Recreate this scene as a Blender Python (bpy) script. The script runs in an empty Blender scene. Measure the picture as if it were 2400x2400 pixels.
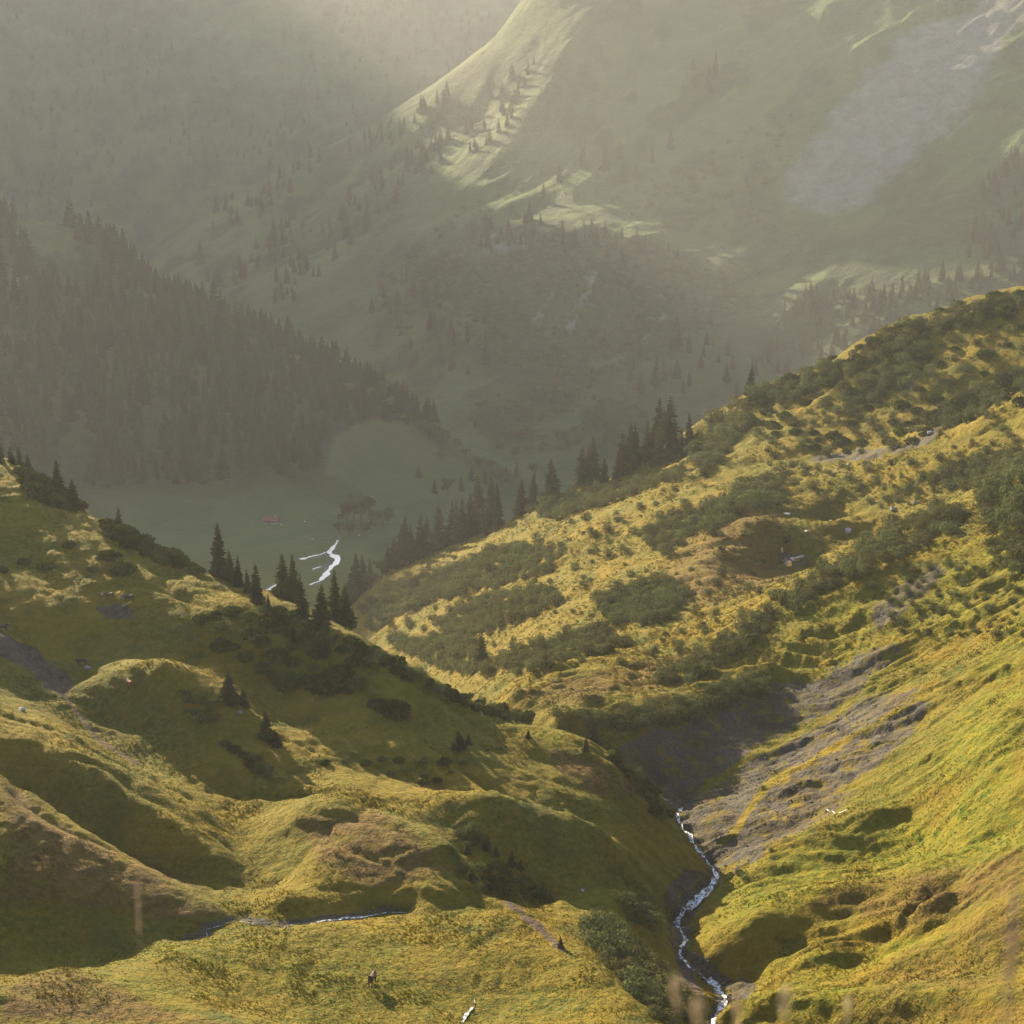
import bpy, bmesh, math, random, time
import numpy as np
from mathutils import Vector, Matrix, Euler, Quaternion

T0 = time.time()
random.seed(7)
rng = np.random.default_rng(11)
scene = bpy.context.scene
COL = scene.collection
R = math.radians

# ------------------------------------------------------------------ camera
FOV, PITCH = R(32.0), R(14.0)
TH = math.tan(FOV / 2)
cd = bpy.data.cameras.new('camera'); cam = bpy.data.objects.new('camera', cd); COL.objects.link(cam)
cam.location = (0, 0, 0); cam.rotation_euler = (math.pi / 2 - PITCH, 0, 0)
cd.sensor_fit = 'AUTO'; cd.angle = FOV; cd.clip_start = 0.1; cd.clip_end = 40000
cd.dof.use_dof = True; cd.dof.focus_distance = 420.0; cd.dof.aperture_fstop = 4.0
scene.camera = cam

# ------------------------------------------------------------------ light
SUN_AZ, SUN_EL = R(-33.0), R(20.5)          # azimuth from the view axis (negative = left), elevation
w = bpy.data.worlds.new('World'); scene.world = w; w.use_nodes = True
nt = w.node_tree; bg = nt.nodes['Background']
sky = nt.nodes.new('ShaderNodeTexSky'); sky.sky_type = 'NISHITA'; sky.sun_disc = False
sky.sun_elevation = SUN_EL; sky.sun_rotation = SUN_AZ; sky.altitude = 1600; sky.dust_density = 2.0
nt.links.new(sky.outputs[0], bg.inputs[0]); bg.inputs[1].default_value = 0.07
sd = bpy.data.lights.new('sun', 'SUN'); sun = bpy.data.objects.new('sun', sd); COL.objects.link(sun)
sd.energy = 5.0; sd.angle = R(0.5); sd.color = (1.0, 0.82, 0.57)
sun.rotation_euler = Vector((-math.sin(SUN_AZ) * math.cos(SUN_EL), -math.cos(SUN_AZ) * math.cos(SUN_EL), -math.sin(SUN_EL))).to_track_quat('-Z', 'Y').to_euler()
sun.location = (-300, 300, 400)
vs = scene.view_settings
vs.view_transform = 'Standard'; vs.look = 'None'; vs.gamma = 1.0; vs.use_curve_mapping = False
vs.exposure = 1.98
cy = scene.cycles
cy.max_bounces = 6; cy.diffuse_bounces = 2; cy.glossy_bounces = 2; cy.transmission_bounces = 3
cy.volume_bounces = 0; cy.transparent_max_bounces = 6
cy.use_denoising = True
try:
    cy.denoiser = 'OPENIMAGEDENOISE'; cy.denoising_input_passes = 'RGB_ALBEDO_NORMAL'; cy.denoising_prefilter = 'ACCURATE'
except Exception:
    pass

# ------------------------------------------------------------------ geometry of a view ray: x/y = t, z/y = s
FR = 1932.0
def ts(px, py):
    a = (np.asarray(px, float) / FR - .5) * 2 * TH
    b = (.5 - np.asarray(py, float) / FR) * 2 * TH
    den = math.cos(PITCH) + b * math.sin(PITCH)
    return a / den, (-math.sin(PITCH) + b * math.cos(PITCH)) / den
def proj(x, y, z):
    f = y * math.cos(PITCH) - z * math.sin(PITCH)
    u = y * math.sin(PITCH) + z * math.cos(PITCH)
    return (x / f / (2 * TH) + .5) * FR, (.5 - u / f / (2 * TH)) * FR

# ------------------------------------------------------------------ noise
def _h(ix, iy, seed):
    h = (ix.astype(np.int64) * 374761393 + iy.astype(np.int64) * 668265263 + seed * 974634777) & 0xffffffff
    h = ((h ^ (h >> 13)) * 1274126177) & 0xffffffff
    h = ((h ^ (h >> 16)) * 2246822519) & 0xffffffff
    return ((h ^ (h >> 15)) & 0xffffff) / float(0xffffff)
def vnoise(x, y, seed=0):
    ix = np.floor(x); iy = np.floor(y); fx = x - ix; fy = y - iy
    ux = fx * fx * fx * (fx * (fx * 6 - 15) + 10); uy = fy * fy * fy * (fy * (fy * 6 - 15) + 10)
    a = _h(ix, iy, seed); b = _h(ix + 1, iy, seed); c = _h(ix, iy + 1, seed); d = _h(ix + 1, iy + 1, seed)
    return ((a + (b - a) * ux) * (1 - uy) + (c + (d - c) * ux) * uy) * 2 - 1
def fbm(x, y, octv=4, seed=0, gain=.5):
    s = 0; a = 1; n = 0
    for i in range(octv):
        s = s + a * vnoise(x, y, seed + i * 17); n += a; a *= gain
        x, y = (x * 1.6 + y * 1.2) + 3.1, (-x * 1.2 + y * 1.6) + 7.7
    return s / n
def ridged(x, y, octv=4, seed=0):
    s = 0; a = 1; n = 0
    for i in range(octv):
        s = s + a * (1 - 2 * np.abs(vnoise(x, y, seed + i * 13))); n += a; a *= .5
        x, y = (x * 1.6 + y * 1.2) + 1.7, (-x * 1.2 + y * 1.6) + 5.3
    return s / n
def smooth(e0, e1, x):
    q = np.clip((x - e0) / (e1 - e0), 0, 1); return q * q * (3 - 2 * q)
# ------------------------------------------------------------------ survey of the land: lines of (picture x, picture y, metres away)
LINES = {
 # --- foreground meadow and mound
 'mound': [(0, 1868, 176), (60, 1838, 182), (120, 1822, 185), (210, 1850, 183), (300, 1895, 179), (430, 1925, 176)],
 'mound_front': [(0, 1932, 171), (150, 1932, 172), (300, 1932, 174)],
 'meadow_edge': [(0, 1846, 186), (90, 1836, 189), (220, 1822, 192), (350, 1802, 195), (410, 1775, 202), (500, 1748, 207), (640, 1748, 207)],
 'meadow_back': [(0, 1824, 191), (120, 1812, 196), (240, 1806, 199)],
 'meadow_low': [(450, 1900, 186), (600, 1932, 184), (750, 1932, 185), (900, 1932, 187), (1050, 1932, 185)],
 'meadow_mid': [(450, 1810, 197), (600, 1800, 200), (705, 1850, 195), (820, 1850, 196), (780, 1780, 205), (620, 1860, 193)],
 'hollow': [(1000, 1850, 197), (1060, 1900, 190)],
 'spur_meadow': [(800, 1740, 210), (870, 1705, 215), (931, 1691, 217), (1000, 1728, 211), (1061, 1768, 206), (1111, 1821, 198), (1191, 1915, 186), (1215, 1945, 181)],
 'spur_flank': [(1100, 1750, 218), (1160, 1790, 214), (1220, 1850, 207), (1270, 1900, 203), (1240, 1760, 229)],
 'green_hump': [(1060, 1700, 229), (1110, 1685, 233), (1164, 1676, 236), (1210, 1695, 238)],
 'side_stream': [(345, 1768, 204.5), (390, 1757, 206), (430, 1738, 209), (500, 1738, 209.5), (560, 1738, 210), (640, 1730, 212), (700, 1722, 213.5), (765, 1717, 215)],
 # --- brown hump at the left
 'hump_foot': [(60,1805,196),(200,1795,200),(300,1772,203)],
 'hump_face': [(0,1640,205),(100,1665,206),(200,1695,207.5),(300,1715,208)],
 'hump_crest': [(0,1451,227),(50,1481,226),(87,1512,224.5),(110,1538,223),(187,1581,220),(250,1621,217),(300,1658,214.5),(367,1690,212),(425,1722,211)],
 # --- long dark gully and the spur behind it
 'spur2_crest': [(0, 1388, 250), (77, 1411, 248), (133, 1438, 245), (200, 1475, 241), (283, 1526, 237), (350, 1570, 233), (417, 1618, 229), (450, 1655, 225), (470, 1690, 219)],
 'spur2_top': [(0, 1325, 262), (80, 1352, 259), (150, 1390, 256), (233, 1440, 252), (290, 1456, 250), (350, 1499, 246), (417, 1546, 241), (467, 1596, 235), (503, 1646, 227), (515, 1690, 217)],
 'spur2_back': [(60, 1318, 271), (140, 1370, 266), (230, 1425, 260), (320, 1455, 256), (400, 1500, 251), (470, 1545, 244)],
 # --- rounded knoll upper left
 'knoll_top': [(150, 1285, 281), (200, 1262, 279), (250, 1247, 277), (300, 1250, 275), (350, 1262, 273), (390, 1285, 270), (430, 1330, 266)],
 'knoll_face': [(200, 1340, 272), (300, 1370, 266), (380, 1420, 259), (450, 1470, 252), (520, 1530, 243)],
 'knoll_side': [(460, 1380, 263), (520, 1440, 256), (560, 1500, 247)],
 'hollow_behind': [(140, 1240, 290), (230, 1225, 292), (330, 1235, 290), (420, 1262, 286), (480, 1310, 280), (560, 1360, 273)],
 'upper_slope': [(0,1200,285),(60,1120,300),(0,1040,315),(150,1125,300),(250,1120,302),(330,1110,305),(100,1020,319),(230,1060,314),(400,1150,298),(500,1200,288)],
 'ridge': [(0,872,360),(60,885,355),(100,915,348),(180,975,338),(240,1000,332),(300,1030,327),(400,1085,315),(440,1110,310),(480,1130,303),(560,1172,297),(650,1198,292),(720,1232,290),(800,1268,288),(900,1318,285),(960,1345,283),(1040,1367,281),(1110,1396,279),(1160,1430,277),(1210,1475,274),(1250,1530,271),(1300,1590,267),(1345,1640,261)],
 'ledge': [(520,1132,311),(545,1120,320),(580,1150,317),(620,1165,315),(655,1180,309)],
 'ridge_shelf': [(620, 1260, 285), (720, 1300, 281), (820, 1340, 278), (920, 1385, 274), (1020, 1410, 273), (1100, 1440, 271)],
 'dark_face': [(600, 1320, 275), (700, 1370, 270), (800, 1420, 264), (880, 1440, 263), (980, 1470, 262), (1080, 1500, 261), (1180, 1560, 258), (1250, 1620, 256)],
 'dark_foot': [(640, 1440, 259), (740, 1475, 256), (840, 1490, 254), (930, 1500, 254), (1020, 1535, 254), (1100, 1552, 254), (1170, 1590, 253), (1230, 1650, 251)],
 # --- dome in the middle
 'dome_crest': [(560, 1530, 236), (644, 1518, 234), (744, 1543, 232), (800, 1560, 231), (837, 1577, 230), (865, 1612, 226), (880, 1660, 220)],
 'dome_face': [(540, 1690, 214), (620, 1690, 216), (700, 1680, 217), (800, 1680, 217), (620, 1600, 225), (720, 1610, 224), (800, 1630, 222)],
 'dome_back': [(650, 1490, 245), (750, 1520, 243), (840, 1550, 241), (900, 1590, 238), (900, 1640, 232), (960, 1660, 231), (1030, 1650, 236), (980, 1600, 240)],
 'spur5_crest': [(840, 1490, 249), (891, 1486, 249), (927, 1485, 249), (977, 1506, 249), (1027, 1517, 249), (1077, 1534, 249), (1127, 1553, 249), (1151, 1567, 249), (1180, 1602, 248), (1211, 1641, 247), (1258, 1685, 245)],
 'spur5_face': [(900, 1540, 243), (1000, 1570, 243), (1100, 1610, 242.5), (1170, 1650, 241.5)],
 'spur5_foot': [(960, 1600, 240), (1050, 1640, 239), (1120, 1662, 238.5), (1220, 1720, 240)],
 # --- main stream
 'stream': [(1335, 1932, 206.5), (1350, 1900, 211.5), (1372, 1868, 217), (1340, 1835, 223), (1300, 1800, 229), (1285, 1760, 236), (1270, 1720, 244), (1300, 1695, 249), (1322, 1680, 252), (1345, 1655, 258), (1355, 1640, 262), (1320, 1590, 275), (1285, 1540, 290), (1278, 1505, 301)],
 # --- right bank spurs
 'spur_d': [(1372,1892,202),(1500,1876,197.5),(1700,1869,190.5),(1932,1856,183)],
 'spur_d_front': [(1380, 1932, 200), (1500, 1932, 194), (1700, 1932, 187), (1932, 1932, 177)],
 'spur_d_back': [(1440, 1880, 208), (1560, 1872, 206.5), (1720, 1850, 202), (1932, 1820, 193)],
 'spur_c': [(1418,1875,216),(1448,1851,216.5),(1471,1834,217),(1521,1801,217.5),(1560,1790,217.5),(1600,1785,217.5),(1680,1762,218),(1780,1712,219)],
 'spur_c2': [(1530, 1880, 206.5), (1590, 1860, 207), (1641, 1835, 207), (1701, 1801, 207), (1798, 1768, 206), (1932, 1700, 203)],
 'spur_c2_back': [(1600,1832,213.2),(1680,1792,213.8),(1780,1745,213)],
 'pool': [(1395, 1860, 219), (1430, 1850, 220.5)],
 'gully_cb': [(1700,1730,218.5),(1780,1690,217)],
 'spur_b': [(1308,1791,229.5),(1340,1772,229),(1371,1758,228.5),(1428,1728,228),(1488,1722,228),(1540,1700,228),(1588,1686,228),(1655,1677,227.5),(1800,1638,223),(1932,1590,219)],
 'gully_ba': [(1345,1720,243),(1400,1692,242),(1480,1672,242),(1560,1658,242),(1660,1650,242),(1720,1646,239.5),(1800,1590,235.5)],
 'spur_a1': [(1440, 1640, 250), (1521, 1626, 249), (1621, 1620, 247), (1705, 1624, 243.5), (1780, 1570, 242)],
 'spur_a': [(1365, 1650, 256), (1395, 1640, 253), (1421, 1633, 252), (1461, 1607, 254), (1521, 1577, 257.5), (1588, 1545, 260), (1671, 1493, 264), (1721, 1445, 268.5), (1788, 1407, 267), (1860, 1380, 259), (1932, 1356, 256)],
 'bank_a': [(1932, 1480, 236), (1820, 1500, 245), (1880, 1600, 229), (1720, 1540, 255)],
 'gully_scree': [(1400, 1610, 267), (1470, 1570, 270), (1540, 1530, 274), (1620, 1480, 277), (1700, 1420, 280), (1790, 1360, 280), (1932, 1310, 272)],
 'spur_t2': [(1360, 1590, 272), (1385, 1571, 277), (1420, 1520, 285), (1455, 1475, 291), (1571, 1413, 295), (1678, 1350, 298), (1775, 1300, 298), (1932, 1240, 289)],
 'gully_t': [(1340, 1520, 293), (1400, 1470, 301), (1500, 1420, 305), (1600, 1370, 308), (1700, 1310, 310), (1800, 1260, 309)],
 'spur_t1': [(1330, 1490, 300), (1378, 1455, 306), (1421, 1425, 310), (1521, 1373, 316), (1571, 1350, 318), (1621, 1314, 321), (1688, 1284, 322), (1821, 1218, 320), (1932, 1168, 313)],
 'scree_bowl': [(1225, 1455, 305), (1260, 1440, 309), (1320, 1420, 313), (1400, 1380, 319), (1500, 1330, 327), (1180, 1415, 309), (1250, 1395, 313)],
 'scrub_lip': [(1060, 1350, 318), (1120, 1352, 319), (1180, 1335, 322), (1260, 1325, 325), (1340, 1305, 329), (1420, 1280, 334), (1500, 1270, 338)],
 'shelf': [(960, 1310, 335), (1050, 1310, 336), (1150, 1305, 335), (1250, 1290, 338), (1000, 1270, 352), (1100, 1240, 368), (1250, 1225, 370)],
 'spur_k': [(1330, 1255, 347), (1400, 1212, 352), (1450, 1170, 358), (1500, 1130, 364), (1600, 1062, 376), (1680, 1020, 383), (1750, 985, 388), (1840, 945, 392), (1932, 900, 394)],
 'k_face': [(1500, 1215, 347), (1600, 1160, 352), (1700, 1110, 356), (1820, 1060, 356), (1932, 1020, 353), (1700, 1200, 335), (1850, 1140, 334)],
 'bowl': [(1380,1130,412),(1440,1090,436),(1495,1060,455),(1560,1050,460),(1600,1030,464),(1680,985,468),(1780,940,474),(1880,890,478),(1490,968,489),(1600,975,482)],
 'knoll_k': [(1380, 1000, 462), (1440, 970, 466), (1340, 1050, 440)],
 'spur_m': [(1560,925,505),(1640,890,510),(1700,858,512),(1760,832,513),(1830,804,512),(1880,780,511),(1932,762,508)],
 'm_mid': [(1450,900,530),(1400,930,515),(1560,1000,489),(1800,880,490),(1932,830,482)],
 'm_back': [(1500,848,556),(1600,850,552),(1700,815,556),(1800,765,562),(1932,725,558)],
 'm_up': [(1420,840,566),(1500,790,582),(1600,760,585),(1700,710,588),(1800,670,588),(1932,630,582)],
 'ridge_n': [(1310,815,626),(1350,785,625),(1400,755,622),(1500,718,618),(1600,665,616),(1700,618,614),(1800,583,612),(1932,548,608)],
 # --- middle slope
 'mid_a': [(700, 1215, 590), (760, 1245, 520), (850, 1262, 470), (920, 1290, 400)],
 'mid_b': [(700, 1150, 640), (780, 1140, 600), (850, 1150, 560), (1000, 1150, 470), (1100, 1150, 420), (1250, 1150, 402), (1330, 1170, 390)],
 'mid_c': [(780, 1070, 662), (850, 1065, 640), (1000, 1050, 550), (1100, 1060, 490), (1250, 1060, 452), (1330, 1080, 430)],
 'mid_d': [(1000, 1000, 600), (1100, 1000, 540), (1250, 1000, 500), (1330, 1000, 470)],
 'mid_edge': [(668, 1150, 665), (700, 1100, 685), (760, 1060, 682), (850, 1030, 672), (950, 995, 658), (1000, 962, 645), (1100, 918, 632), (1190, 908, 618), (1250, 900, 610), (1310, 860, 620)],
 # --- valley floor
 'floor': [(250, 965, 1305), (330, 985, 1290), (400, 985, 1285), (512, 985, 1285), (560, 1000, 1260), (600, 1090, 1138), (640, 1050, 1190), (630, 1025, 1225), (560, 1060, 1180), (500, 1110, 1115), (690, 1030, 1220), (720, 985, 1280), (660, 960, 1325), (420, 1040, 1205)],
 # --- wooded hill on the left
 'hill_foot': [(150, 930, 1310), (300, 945, 1318), (400, 920, 1335), (480, 880, 1352), (560, 900, 1345), (620, 930, 1340), (700, 950, 1345), (770, 930, 1380), (850, 920, 1420), (920, 925, 1450), (1000, 905, 1500)],
 'hill_face': [(0, 700, 1390), (150, 750, 1390), (300, 760, 1420), (450, 760, 1430), (600, 790, 1430), (700, 850, 1410), (800, 870, 1440)],
 'hill_crest': [(0, 436, 1560), (60, 412, 1580), (120, 425, 1578), (180, 448, 1575), (240, 502, 1568), (300, 550, 1560), (390, 590, 1550), (480, 622, 1540), (560, 660, 1530), (620, 684, 1525), (680, 712, 1515), (750, 758, 1505), (800, 796, 1500), (860, 838, 1495), (920, 872, 1490), (970, 900, 1485)],
 # --- great slope across the valley
 'far_foot': [(880, 875, 1600), (1000, 885, 1600), (1100, 890, 1590), (1250, 850, 1600)],
 'far_low': [(600, 640, 1940), (700, 700, 1850), (800, 740, 1770), (900, 760, 1720), (1000, 760, 1700), (1150, 740, 1700), (1300, 740, 1680), (1500, 690, 1700), (1700, 600, 1720), (1932, 520, 1740)],
 'far_cliff_low': [(820, 600, 1880), (900, 560, 1890), (1000, 600, 1830), (1150, 620, 1800), (1300, 590, 1810), (1420, 560, 1830)],
 'far_cliff_top': [(860, 470, 1960), (930, 440, 1970), (1000, 430, 1960), (1100, 435, 1930), (1200, 460, 1900), (1300, 500, 1880), (1420, 500, 1880)],
 'far_terrace': [(800, 440, 2040), (900, 420, 2040), (1000, 405, 2030), (1150, 410, 2000), (1300, 440, 1970), (1500, 440, 1940), (1700, 430, 1880), (1932, 380, 1850)],
 'far_up': [(1000, 250, 2190), (1150, 220, 2180), (1300, 200, 2170), (1500, 190, 2150), (1700, 180, 2090), (1932, 160, 2060)],
 'far_top': [(1060, -60, 2440), (1250, -40, 2400), (1500, -40, 2390), (1700, -40, 2330), (1932, -40, 2280)],
 'far_spur': [(290, 482, 2350), (400, 392, 2420), (500, 345, 2440), (600, 290, 2450), (700, 240, 2450), (800, 175, 2450), (870, 125, 2450), (930, 75, 2450), (985, 0, 2460)],
 'far_left': [(300, 510, 2240), (400, 545, 2130), (400, 460, 2280), (500, 560, 2040), (500, 450, 2240), (600, 480, 2170), (600, 390, 2290), (700, 560, 2010), (700, 400, 2180), (820, 300, 2260), (900, 230, 2300)],
 # --- the furthest mountain
 'back_foot': [(0, 405, 3150), (150, 420, 3120), (280, 430, 3100), (420, 400, 3120)],
 'back_mid': [(0, 300, 3290), (200, 300, 3290), (400, 290, 3300), (600, 260, 3340), (0, 150, 3530), (250, 150, 3530), (500, 150, 3530), (750, 130, 3560)],
 'back_top': [(0, -20, 3860), (250, -20, 3860), (500, -20, 3860), (800, -20, 3900), (1000, -20, 3920)],
}
# places the camera cannot see, in (side slope t = x/y, distance, height)
HIDDEN = []
for t in (-.85, -.6, -.42, -.3, -.15, 0, .15, .3, .42, .6, .85):
    for d, z in ((1.2, -1.5), (3, -2.35), (6, -4.6), (12, -9.3), (25, -18.5), (50, -36), (100, -65), (140, -88)):
        HIDDEN.append((t, d, z))
for t in (-.15, 0., .15, .3): HIDDEN.append((t, 158, -98))
HIDDEN.append((-.3, 158, -94))
def hp(px, d, z):
    HIDDEN.append((float(ts(px, 1000)[0]), d, z))
for px, d, z in (
 (0, 243, -103.5), (80, 240, -105.5), (160, 235, -107), (240, 230, -108), (300, 226.5, -108.5), (370, 221, -108), (440, 216, -107), (1471, 220.5, -119.5), (1540, 222.5, -117.8), (1620, 221.5, -115.0), (1640, 211.5, -114.0),
 (880, 225, -111), (940, 229, -113), (1010, 232, -116), (1080, 230, -114.5), (1180, 243, -120), (850, 234, -107.5),
 (1240, 306, -128.8), (1190, 302, -128), (1130, 298, -126.5), (1060, 299, -129), (1000, 301, -132), (930, 309, -137), (860, 335, -144), (800, 360, -152), (740, 400, -165), (690, 450, -181), (640, 520, -203), (600, 620, -230), (590, 740, -262), (610, 880, -296), (630, 1000, -315), (640, 1090, -326),
 (0, 380, -110), (200, 370, -115), (400, 350, -118), (550, 352, -128), (620, 342, -126), (700, 330, -121), (850, 305, -118), (1000, 300, -122), (1100, 296, -124), (1200, 292, -124.5),
 (0, 450, -150), (200, 450, -160), (400, 450, -175), (550, 430, -175), (700, 420, -172), (0, 600, -225), (250, 600, -235), (500, 600, -240), (0, 800, -295), (250, 800, -300), (500, 800, -302), (0, 1050, -322), (300, 1050, -326), (450, 1030, -324), (0, 1230, -328),
 (700, 760, -228), (850, 740, -215), (1000, 720, -200), (1150, 700, -185), (1300, 700, -165), (1500, 720, -150), (1750, 730, -140), (1932, 730, -130),
 (800, 860, -270), (1000, 860, -265), (1200, 860, -250), (1500, 860, -225), (1932, 860, -205),
 (800, 1050, -318), (1000, 1050, -312), (1250, 1050, -305), (1500, 1050, -290), (1932, 1050, -270),
 (850, 1250, -333), (1000, 1300, -342), (1250, 1300, -343), (1500, 1300, -335), (1932, 1300, -315),
 (1250, 1500, -348), (1500, 1500, -340), (1932, 1480, -315),
 (0, 1750, -240), (150, 1750, -270), (300, 1750, -305), (450, 1720, -325), (600, 1680, -338), (750, 1640, -345), (0, 2050, -350), (200, 2050, -352), (400, 1950, -345),
 (0, 2700, -400), (200, 2700, -400), (400, 2750, -390), (600, 2750, -330), (800, 2750, -250), (950, 2750, -150),
 (0, 2950, -330), (250, 2950, -340), (450, 2950, -330), (650, 3000, -300), (900, 3050, -220), (1100, 3000, 20),
 (1300, 2900, 160), (1600, 2800, 190), (1932, 2700, 220), (1300, 3900, 150), (1932, 3900, 200), (1300, 5200, 200), (1932, 5200, 200),
 (-60, 4300, 560), (200, 4300, 500), (450, 4300, 420), (800, 4300, 300), (-60, 4750, 900), (200, 4750, 800), (450, 4750, 650), (800, 4750, 400), (0, 5200, 900), (400, 5200, 700), (900, 5200, 350)):
    hp(px, d, z)
for t, d, z in (
 (-.45, 200, -88), (-.45, 330, -62), (-.45, 600, -200), (-.45, 900, -290), (-.45, 1300, -240), (-.45, 1600, -60), (-.45, 2000, -200), (-.45, 2500, -100), (-.45, 2900, 350), (-.44, 3300, 800), (-.44, 3800, 930), (-.44, 5200, 950), (-.36, 2900, -150), (-.36, 3250, 350), (-.36, 3700, 780), (-.36, 4200, 930), (-.36, 5200, 950), (-.52, 2600, 300), (-.52, 3000, 800), (-.52, 3800, 950),  # the high far points are an added, unseen massif that shades the valley
 (-.8, 200, -70), (-.8, 340, -40), (-.8, 600, -120), (-.8, 1300, -120), (-.8, 1700, 20), (-.8, 2500, 200), (-.8, 3200, 700), (-.8, 5200, 900),
 (.45, 190, -86), (.45, 260, -78), (.45, 400, -68), (.45, 660, -50), (.45, 860, -150), (.45, 1300, -250), (.45, 1800, -100), (.45, 2300, 110), (.45, 3300, 200), (.45, 5200, 250),
 (.8, 200, -60), (.8, 400, -20), (.8, 660, 0), (.8, 1300, -100), (.8, 2200, 150), (.8, 5200, 280)):
    HIDDEN.append((t, d, z))

for px, py, d in LINES['far_spur']:                                  # the long spur is a sharp edge: it falls away behind
    t_, s_ = ts(px, py); HIDDEN.append((float(t_) - .004, d * 1.035, float(s_) * d - 75)); HIDDEN.append((float(t_) - .012, d * 1.08, float(s_) * d - 190))
pts = []
for nm, ln in LINES.items():
    sorted_line = len(ln) > 1 and nm not in ('meadow_mid', 'upper_slope', 'floor', 'far_left', 'back_mid', 'bowl', 'k_face', 'm_mid', 'knoll_k', 'dome_face', 'dome_back', 'scree_bowl', 'shelf', 'bank_a', 'spur_flank')
    for i, (px, py, d) in enumerate(ln):
        pts.append((px, py, d))
        if sorted_line and i + 1 < len(ln):
            qx, qy, qd = ln[i + 1]
            n = int(math.hypot(qx - px, qy - py) // 55)
            for k in range(1, n + 1):
                f = k / (n + 1)
                pts.append((px + (qx - px) * f, py + (qy - py) * f, math.exp(math.log(d) + (math.log(qd) - math.log(d)) * f)))
P = np.array(pts)
ct, cs = ts(P[:, 0], P[:, 1]); cl = np.log(P[:, 2])
H = np.array(HIDDEN)
H[:, 2] = np.where((H[:, 1] > 2400) & (H[:, 2] > 300), 300 + (H[:, 2] - 300) * 1.08, H[:, 2])   # unseen massif added beyond the left picture edge, raised to shade valley and haze
ct = np.r_[ct, H[:, 0]]; cl = np.r_[cl, np.log(H[:, 1])]; cs = np.r_[cs, H[:, 2] / H[:, 1]]
keep = []
for i in range(len(ct)):                                            # drop near-duplicates, the system must stay well conditioned
    if all((ct[i] - ct[j]) ** 2 + (cl[i] - cl[j]) ** 2 > 6e-6 for j in keep): keep.append(i)
ct, cl, cs = ct[keep], cl[keep], cs[keep]
CC = .003 ** 2
def phi(dt, dl): return np.sqrt(dt * dt + dl * dl + CC)
n = len(ct)
A = np.zeros((n + 3, n + 3))
A[:n, :n] = phi(ct[:, None] - ct[None], cl[:, None] - cl[None]) - np.eye(n) * 2e-4
A[:n, n:] = np.c_[np.ones(n), ct, cl]; A[n:, :n] = A[:n, n:].T
W = np.linalg.solve(A, np.r_[cs, 0, 0, 0])
def rbf(t, l):
    out = np.empty(t.shape)
    tf, lf, of = t.ravel(), l.ravel(), out.ravel()
    for i in range(0, tf.size, 20000):
        a, b = tf[i:i + 20000], lf[i:i + 20000]
        of[i:i + 20000] = phi(a[:, None] - ct[None].astype(np.float32), b[:, None] - cl[None]) @ W[:n] + W[n] + W[n + 1] * a + W[n + 2] * b
    return of.reshape(t.shape)

# columns: fine where the picture looks, coarse outside
tc = np.r_[np.linspace(-.95, -.37, 50)[:-1], np.linspace(-.37, .37, 560), np.linspace(.37, .95, 50)[1:]]
lr = np.r_[np.linspace(math.log(1.0), math.log(160), 70)[:-1], np.linspace(math.log(160), math.log(340), 440)[:-1], np.linspace(math.log(340), math.log(720), 280)[:-1],
           np.linspace(math.log(720), math.log(1120), 40)[:-1], np.linspace(math.log(1120), math.log(2550), 300)[:-1], np.linspace(math.log(2550), math.log(5000), 90)]
def coarse(v):
    idx = np.r_[np.arange(0, len(v) - 1, 2), len(v) - 1]; return v[idx]
tcc, lrc = coarse(tc), coarse(lr)
Tc, Lc = np.meshgrid(tcc, lrc)
Sc = rbf(Tc, Lc)
def up(Sc):
    a = np.stack([np.interp(tc, tcc, row) for row in Sc])
    i = np.clip(np.searchsorted(lrc, lr) - 1, 0, len(lrc) - 2); f = ((lr - lrc[i]) / (lrc[i + 1] - lrc[i]))[:, None]
    return a[i] * (1 - f) + a[i + 1] * f
S = up(Sc)
TT, LL = np.meshgrid(tc, lr)
YY = np.exp(LL); XX = TT * YY; ZZ = S * YY
print('rbf', n, time.time() - T0)
# --- relief below the survey's spacing
near = 1 - smooth(900, 1150, YY)
far = smooth(1500, 1750, YY)
hill = smooth(1150, 1300, YY) * (1 - far)
close = smooth(60, 150, YY)
wx = XX + 5 * fbm(XX / 23, YY / 23, 2, 91); wy = YY + 5 * fbm(XX / 23, YY / 23, 2, 95)
def billow(x, y, octv, seed): return -ridged(x, y, octv, seed)
mid = smooth(330, 460, YY)
d1 = fbm(wx / 19, wy / 19, 3, 3) * .75 + billow(wx / 9, wy / 9, 2, 21) * .30 + billow(wx / 3.1, wy / 3.1, 3, 31) * .22 + mid * ridged(wx / 34, wy / 34, 2, 71) * .9
sc = np.clip(YY / 260, .8, 2.2)
# spurs and runnels of the right-hand slope: they run down towards the stream, across the view
rgt = smooth(8, 30, XX + .12 * (YY - 230)) * smooth(180, 200, YY) * (1 - smooth(560, 640, YY))
kx = np.clip(YY / 240, .8, 1.5) * (1 - .45 * smooth(335, 420, YY))
rq = YY + .16 * XX + 4 * fbm(XX / 16, YY / 16, 2, 77); rp = XX + 6 * fbm(XX / 30, YY / 30, 2, 79)
d2 = (ridged(rp / (46 * 1.2), rq / 13, 2, 81) * .75 + ridged(rp / 20, rq / 5.2, 2, 83) * .38) * rgt * (.55 + .45 * fbm(XX / 40, YY / 40, 2, 85))
d3 = billow(rp / 8, rq / 2.0, 2, 87) * rgt * .48
ZZ = ZZ + (d2 * 2.2 + d3) * kx
ZZ = ZZ + near * close * d1 * sc + near * (1 - close) * .12 * fbm(XX / 3, YY / 3, 3, 5) * smooth(2, 8, YY)
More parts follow.
